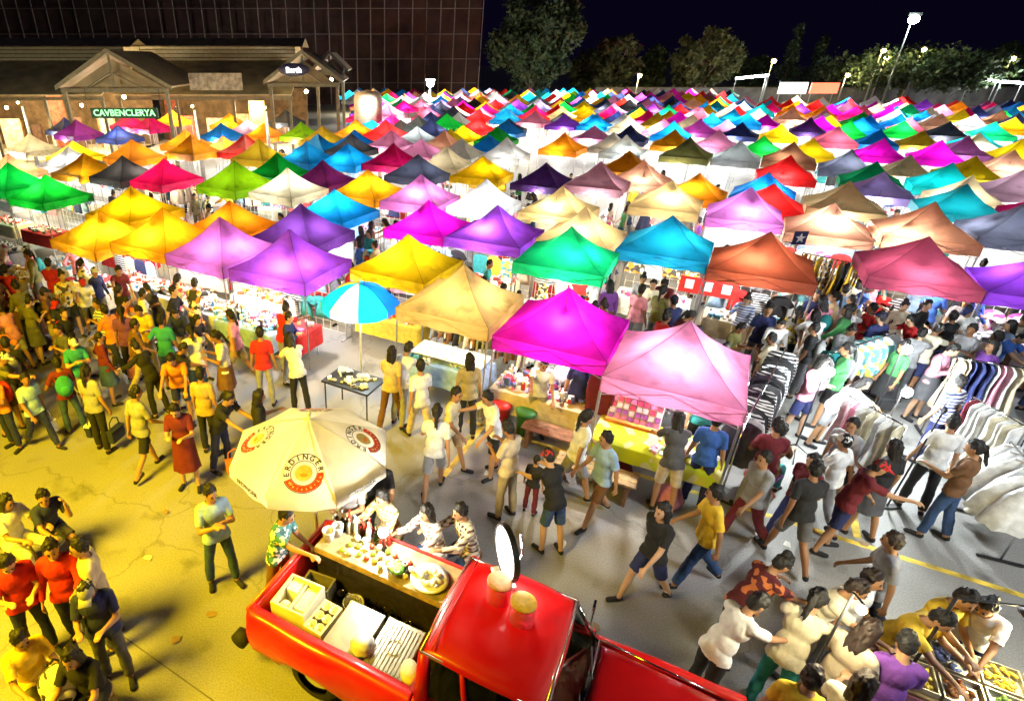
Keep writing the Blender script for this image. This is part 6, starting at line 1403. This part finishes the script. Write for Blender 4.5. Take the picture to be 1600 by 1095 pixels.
P_(845, 590, 1.2, -100, 'reach', 'white', 'grey', 'person in white top bending behind the magenta tent table', hair='short'); P_(625, 600, .9, 60, 'browse', 'white', 'grey', 'person in white top right of the folding table')
p = at(1180, 775); P_(1183, 722, .85, 40, 'sit', 'brown', 'teal', 'person in brown shirt sitting on the red folding chair', seat=None, hair='short')
PEOPLE[-1][0].location = (p.x, p.y, .47 - (FIG['sit']['lift'] - .10))
# right walkway
P_(1278, 790, 0, 210, 'walk', 'grey', 'black', 'person in grey top and black shorts walking by the green bag', lower_kind=S); P_(1418, 795, 0, 60, 'stand', 'white', 'black', 'person in white shirt and black trousers behind the leaning pole')
P_(1448, 838, 0, 120, 'carry', 'brown', 'denim', 'person in brown print top and jeans right of the leaning pole', hair='tail'); P_(1494, 615, 1.4, 100, 'stand', NAVST, 'navy', 'person in navy striped top among the white clothes', hair='short')
P_(1545, 560, 1.3, 180, 'walk', 'purple', 'grey', 'person in purple top below the crimson tent', hair='long')
# crowd round the food stall, lower right
for a in ((1172, 905, 1.30, 5, 'browse', FLOR, 'black', 'person with black bun in maroon floral dress leaning to the food stall', dict(hair='bun', lower_kind='trousers')), (1130, 985, 1.20, 15, 'browse', 'white', 'black', 'person in white T-shirt bending with back to the red hood', dict(hair='short')),
          (1245, 990, 1.25, 40, 'browse', 'cream', 'teal', 'person in cream shirt behind the bent white T-shirt', dict(hair='tail')), (1305, 905, 1.55, -50, 'reach', 'cream', 'beige', 'person in cream shirt facing the food stall, left one', dict(haircol='brown')),
          (1352, 905, 1.55, -70, 'stand', 'white', 'grey', 'person in white shirt facing the food stall, centre one', dict(haircol='brown')), (1335, 1010, 1.4, 20, 'phone', 'beige', 'khaki', 'person in beige top in the middle of the food stall crowd', dict(hair='long', haircol='brown')),
          (1262, 1075, 1.5, 50, 'stand', 'yellow', 'teal', 'person in yellow shirt at the bottom of the food stall crowd', dict(haircol='brown')), (1410, 940, 1.45, -60, 'browse', 'yellow', 'black', 'person in yellow top leaning over the food trays', dict()),
          (1475, 925, 1.45, -90, 'reach', 'yellow', 'brown', 'person in yellow apron serving behind the food trays', dict(hair='short')), (1560, 930, 1.5, -150, 'browse', 'white', 'navy', 'person with black hair in white shirt at the right edge', dict(hair='tail')),
          (1340, 1085, 1.45, 30, 'carry', 'cream', 'denim', 'person in cream top at the bottom edge of the crowd', dict(hair='long', haircol='brown')),
          (1400, 1050, 1.3, 60, 'phone', 'purple', 'grey', 'person in purple top near the lamp stand pole', dict()), (1395, 870, 1.35, 150, 'stride', 'grey', 'black', 'person in grey top walking behind the food stall crowd', dict(haircol='brown'))):
    P_(*a[:-1], **a[-1])
# food stall with angled lamp
c = at(1530, 1075, .8); t = empty('food_stall', (c.x, c.y, 0), GA); tag(t, 'food stall table with trays of food at the bottom right', 'table')
MB().box((0, 0, .78), (1.5, .8, .04)).build('table_top', PALEWOOD, t)
for a, b in ((-1, -1), (1, -1), (1, 1), (-1, 1)): MB().tube((a * .7, b * .35, 0), (a * .7, b * .35, .76), .02, n=6).build('leg', STEEL, t)
MB().box((0, -.41, .58), (1.5, .015, .38)).build('front_cloth', cloth('pink'), t)
FOODS = [mat('food_yellow', (.80, .52, .04), .4, var=.4, scale=25), mat('food_brown', (.40, .15, .03), .5, var=.4, scale=25), mat('food_green', (.18, .30, .06), .5, var=.5, scale=25), mat('food_orange', (.75, .30, .04), .4, var=.4, scale=25), mat('food_white', (.80, .75, .55), .5, var=.2, scale=25), mat('food_blue', (.12, .16, .35), .4, var=.5, scale=20)]
FN2 = ['yellow noodles', 'brown fritters', 'green leaves', 'orange sauce', 'white rice', 'blue packets']
for i in range(8):
    k = i % 6; p = Vector((c.x, c.y, .805)) + U * (-.54 + .36 * (i % 4)) + W * (-.19 + .38 * (i // 4)); f_ = empty('food_tray', p, GA); tag(f_, 'tray of %s, %s of the food stall, %s from left' % (FN2[k], ('near row', 'far row')[i // 4], ORD[i % 4]), 'tray', 'trays on the food stall')
    MB().box((0, 0, .01), (.33, .34, .012)).build('tray_base', STL, f_)
    for s in (-1, 1): MB().box((s * .16, 0, .04), (.012, .34, .06)).build('tray_side', STL, f_); MB().box((0, s * .165, .04), (.308, .012, .06)).build('tray_end', STL, f_)
    mb = MB(); g_ = random.Random(i)
    for _ in range(26): mb.ball((g_.uniform(-.12, .12), g_.uniform(-.13, .13), .03 + g_.uniform(0, .03)), (g_.uniform(.02, .05), g_.uniform(.015, .03), .02), 6, 4, M=Matrix.Rotation(g_.uniform(0, 3), 3, 'Z'))
    o = mb.build('food', FOODS[k], f_, True); o['kind'] = 'stuff'
b0 = at(1395, 1085, .4); h1 = at(1478, 882, 1.75); hd = at(1553, 1000, 1.55); t = empty('arm_lamp', (b0.x, b0.y, 0)); tag(t, 'black arm lamp on a tall pole over the food stall', 'lamp'); o_ = Vector((b0.x, b0.y, 0))
top = Vector((0, 0, 1.85)); hp_ = Vector((.95, .05, 1.60))
MB().tube((0, 0, 0), top, .016, n=8).build('pole', BLACK, t); MB().tube(top, hp_ + Vector((-.04, 0, .06)), .009, n=6).build('arm', BLACK, t); MB().lathe([(0, .07), (.035, .07), (.045, .02), (.12, -.06), (.125, -.07), (.10, -.055), (.03, .0), (0, .01)], 18, c=hp_).build('lamp_shade', BLACK, t, True); MB().ball(hp_ + Vector((0, 0, -.05)), .04, 10, 6).build('bulb', BULB_Y, t, True); MB().lathe([(0, 0), (.16, 0), (.16, .03), (.02, .05)], 16).build('base', BLACK, t, True)
point_light(tuple(hp_ + Vector((0, 0, -.13))), 48, (1, .86, .45), .06, t)
hb = at(1320, 960, 1.95); t = empty('hanging_lamp', (hb.x, hb.y, 0)); tag(t, 'warm bulb on a slim pole above the food stall crowd', 'lamp'); MB().tube((0, .02, 0), (0, .02, 2.2), .012, n=6).build('pole', BLACK, t); MB().tube((0, .02, 2.2), (0, -.1, 2.2), .01, n=6).build('arm', BLACK, t); MB().ball((0, -.1, 2.14), .04, 8, 6).build('bulb', BULB_Y, t, True); point_light((0, -.1, 2.03), 34, (1, .88, .55), .06, t)

# ------------------------------------------------------------------ ground stalls of the left crowd
q = random.Random(17)
for i, (px, py, w, col, gm) in enumerate(((45, 445, 0, 'beige', 1), (110, 425, 0, 'white', 3), (60, 500, 0, 'brown', 1), (150, 465, 0, 'cream', 1), (225, 455, 0, 'white', 4), (290, 475, 0, 'cream', 4), (350, 505, 0, 'white', 3), (400, 525, 0, 'light blue', 3), (20, 400, 0, 'grey', 0), (420, 480, 0, 'white', 1))):
    p = at(px, py + 22); stall_table(Vector((p.x, p.y, 0)), GA, cloth(col), col, ('in the left crowd, %s from left edge' % ORD[i]), 200 + i, GOODS_P[gm])
# ------------------------------------------------------------------ the crowd
q = random.Random(29); taken = [(o.location.x, o.location.y) for o, _ in PEOPLE]; usedlab = Counter(o['label'] for o, _ in PEOPLE)
tabs = [(o.location.x, o.location.y) for o in bpy.data.objects if o.type == 'EMPTY' and o.name.split('.')[0] in ('stall_table', 'clothes_rail', 'sales_table', 'folding_table', 'food_stall', 'wooden_bench', 'lamp_stand')]
def inside(x, y, poly):
    c = False; j = len(poly) - 1
    for i in range(len(poly)):
        (xi, yi), (xj, yj) = poly[i], poly[j]
        if (yi > y) != (yj > y) and x < (xj - xi) * (y - yi) / (yj - yi) + xi: c = not c
        j = i
    return c
tr0, trd = T0, 1.2
def free(p, r):
    if any((p.x - a) ** 2 + (p.y - b) ** 2 < r * r for a, b in taken): return False
    if any((p.x - a) ** 2 + (p.y - b) ** 2 < .62 ** 2 for a, b in tabs): return False
    d = p - T0; u, v = d.dot(TU), d.dot(TV); return not (-.5 < u < 5.2 and -.5 < v < 2.0)
BPK = MB().ball((0, 0, 0), (.15, .09, .21), 14, 9).ball((0, .07, -.05), (.10, .05, .10), 10, 6).mesh('pack_body', True); BST = [MB().path([(x, -.06, .16), (x * 1.1, -.20, .15), (x * 1.1, -.24, .0), (x, -.08, -.16)], .016, 5).mesh('strap') for x in (-.10, .10)]
def accessory(o, F, lab):
    if q.random() < .55:
        c = q.choice(('navy', 'black', 'red', 'brown', 'grey', 'teal')); hc = F['head'][0]; sh = F['shoulder']; Mw = o.matrix_basis
        b = empty('backpack', Mw @ Vector((0, sh.y + .185, sh.z - .20)), o.rotation_euler.z); tag(b, ' '.join(('%s backpack on the back of %s' % (c, lab)).split()[:16]), 'backpack', 'backpacks worn in the crowd')
        link('pack_body', BPK, cloth(c), b)
        for st in BST: link('strap', st, cloth('black'), b)
    else:
        c = q.choice(('white', 'black', 'brown', 'orange', 'pink', 'beige')); h = o.matrix_basis @ F['hands'][0]
        handbag((h.x, h.y, max(.03, h.z - .45)), o.rotation_euler.z + 1.57, c, c, ' '.join(('%s bag held by %s' % (c, lab)).split()[:16]), .8)
POSE_W = ['stand', 'walk', 'stride', 'phone', 'browse', 'hip', 'carry', 'crossed', 'reach']
VERB = {'stand': 'standing', 'walk': 'walking', 'stride': 'strolling', 'phone': 'looking down', 'browse': 'bending forward', 'hip': 'with hand on hip', 'carry': 'with arm raised', 'crossed': 'with folded arms', 'reach': 'reaching out'}
def crowd(n, sample, where, group, shirts, lowers, r, near_=False):
    k = 0; tries = 0
    while k < n and tries < n * 60:
        tries += 1; p = sample()
        if p is None or not free(p, r): continue
        pose = q.choice(POSE_W); sh = q.choice(shirts); lo = q.choice(lowers); kind = q.choice(('trousers', 'trousers', 'shorts') + (('skirt',) if pose in ('stand', 'phone', 'hip', 'crossed', 'carry') else ()))
        hair = q.choice(('short', 'short', 'long', 'tail', 'bun', 'cap')); hc = 'black' if hair != 'cap' else q.choice(('navy', 'red', 'white', 'grey'))
        lab = 'person in %s top and %s %s %s %s' % (sh, lo, kind, VERB[pose], where)
        if usedlab[lab] or len(lab.split()) > 16: continue
        usedlab[lab] += 1; taken.append((p.x, p.y)); k += 1
        o_ = person((p.x, p.y), q.uniform(0, 360), pose, sh if sh in CLOTH else PRINTS[PNAMES.index(sh)], lo, lab, hair=hair, haircol=hc, skin=q.randrange(3), sc=q.uniform(.92, 1.04), near=near_, group=group, lower_kind=kind, sleeve=q.choice(('shirt', 'shirt', 'longshirt')))
        if pose in ('stand', 'walk', 'phone', 'hip', 'carry', 'stride') and q.random() < .34: accessory(o_, FIG[pose], lab)
    return k
def px_zone(poly):
    xs, ys = [a for a, b in poly], [b for a, b in poly]
    def f():
        x, y = q.uniform(min(xs), max(xs)), q.uniform(min(ys), max(ys))
        return at(x, y) if inside(x, y, poly) else None
    return f
def uv_zone(u0, u1, v0, v1, gap=1.35):
    def f():
        u, v = q.uniform(u0, u1), q.uniform(v0, v1)
        if any(cheb((u, v), (t['u'], t['v'])) < gap for t in MAIN_T): return None
        p = U * u + W * v; X, Y_, d = project(p)
        return Vector((p.x, p.y, 0)) if -20 < X < 1630 else None
    return f
WARMS = ['black', 'navy', 'dark grey', 'brown', 'maroon', 'grey', 'white', 'red', 'purple', 'olive', 'orange', 'light blue', 'teal', 'pink', 'black', 'brown'] + PNAMES; DARKL = ['black', 'navy', 'dark grey', 'brown', 'denim', 'khaki', 'grey']; ALLS = [c for c in CLOTH if c not in ('denim', 'khaki')] + PNAMES
n1 = crowd(54, px_zone([(0, 440), (150, 470), (330, 520), (470, 590), (400, 640), (330, 660), (120, 690), (0, 720)]), 'in the left crowd', 'people of the yellow lit left crowd', WARMS, DARKL, .36)
n2 = crowd(2, px_zone([(510, 600), (740, 690), (900, 770), (1140, 840), (1000, 880), (840, 860), (640, 720)]), 'in the middle walkway', 'people in the middle walkway', ['white', 'beige', 'grey', 'light blue', 'cream', 'brown', 'black'], DARKL, .55, True)
n3 = crowd(38, px_zone([(1215, 560), (1420, 490), (1600, 520), (1600, 620), (1480, 680), (1330, 700), (1230, 700)]), 'in the right walkway', 'people in the right walkway', ['white', 'light blue', 'grey', 'teal', 'navy', 'blue', 'black', 'pink', 'cream', 'green'], DARKL, .36)
n4 = crowd(50, uv_zone(-12, 3, 11.0, 16.0, 1.15), 'behind the front tents', 'people in the aisle behind the front tents', ALLS, DARKL, .36)
n5 = crowd(95, uv_zone(-24, 14, 14.0, 30.0, 1.12), 'between the middle tents', 'people in the middle aisles', ALLS, DARKL, .4)
n7 = crowd(7, px_zone([(1100, 790), (1300, 800), (1400, 870), (1150, 890)]), 'near the yellow line', 'people near the yellow line', ['white', 'grey', 'light blue', 'black', 'maroon', 'beige'], DARKL, .5, True)
n6 = crowd(0, px_zone([(1160, 1010), (1300, 930), (1430, 990), (1400, 1090), (1240, 1090)]), 'in the food stall crowd', 'people round the food stall', ['cream', 'beige', 'white', 'yellow', 'tan'], DARKL, .34, True)
print('crowd', n1, n2, n3, n4, n5, n6, 'people', len(PEOPLE))

# ------------------------------------------------------------------ small things left lying about
q = random.Random(51); SCR = [mat('scrap_white', (.65, .63, .58), .8), mat('scrap_brown', (.28, .18, .09), .8), mat('scrap_blue', (.15, .25, .40), .7)]; SN = ['white paper', 'brown card', 'blue plastic']
def scrap(px, py, k, where):
    p = at(px, py, .006); vs = [(q.uniform(.04, .09) * math.cos(i * 1.05), q.uniform(.03, .07) * math.sin(i * 1.05), q.uniform(0, .03)) for i in range(6)]
    o = MB().add(vs + [(0, 0, .02)], [(i, (i + 1) % 6, 6) for i in range(6)]).build('litter_scrap', SCR[k], None, loc=p, rot=(0, 0, q.uniform(0, 6))); tag(o, 'scrap of %s lying %s' % (SN[k], where), 'litter', 'litter on the ground')
for a in ((232, 872, 0, 'alone on the yellow ground'), (275, 1000, 1, 'left of the truck tail'), (260, 800, 1, 'left of the folded arms'), (880, 850, 0, 'in the walkway before the truck cab'), (1110, 880, 2, 'behind the walker in yellow'), (930, 980, 1, 'beside the red hood'), (760, 740, 0, 'right of the white umbrella'), (1230, 850, 0, 'near the yellow line'), (1350, 850, 1, 'near the leaning pole'), (330, 960, 1, 'beside the tailgate')): scrap(*a)
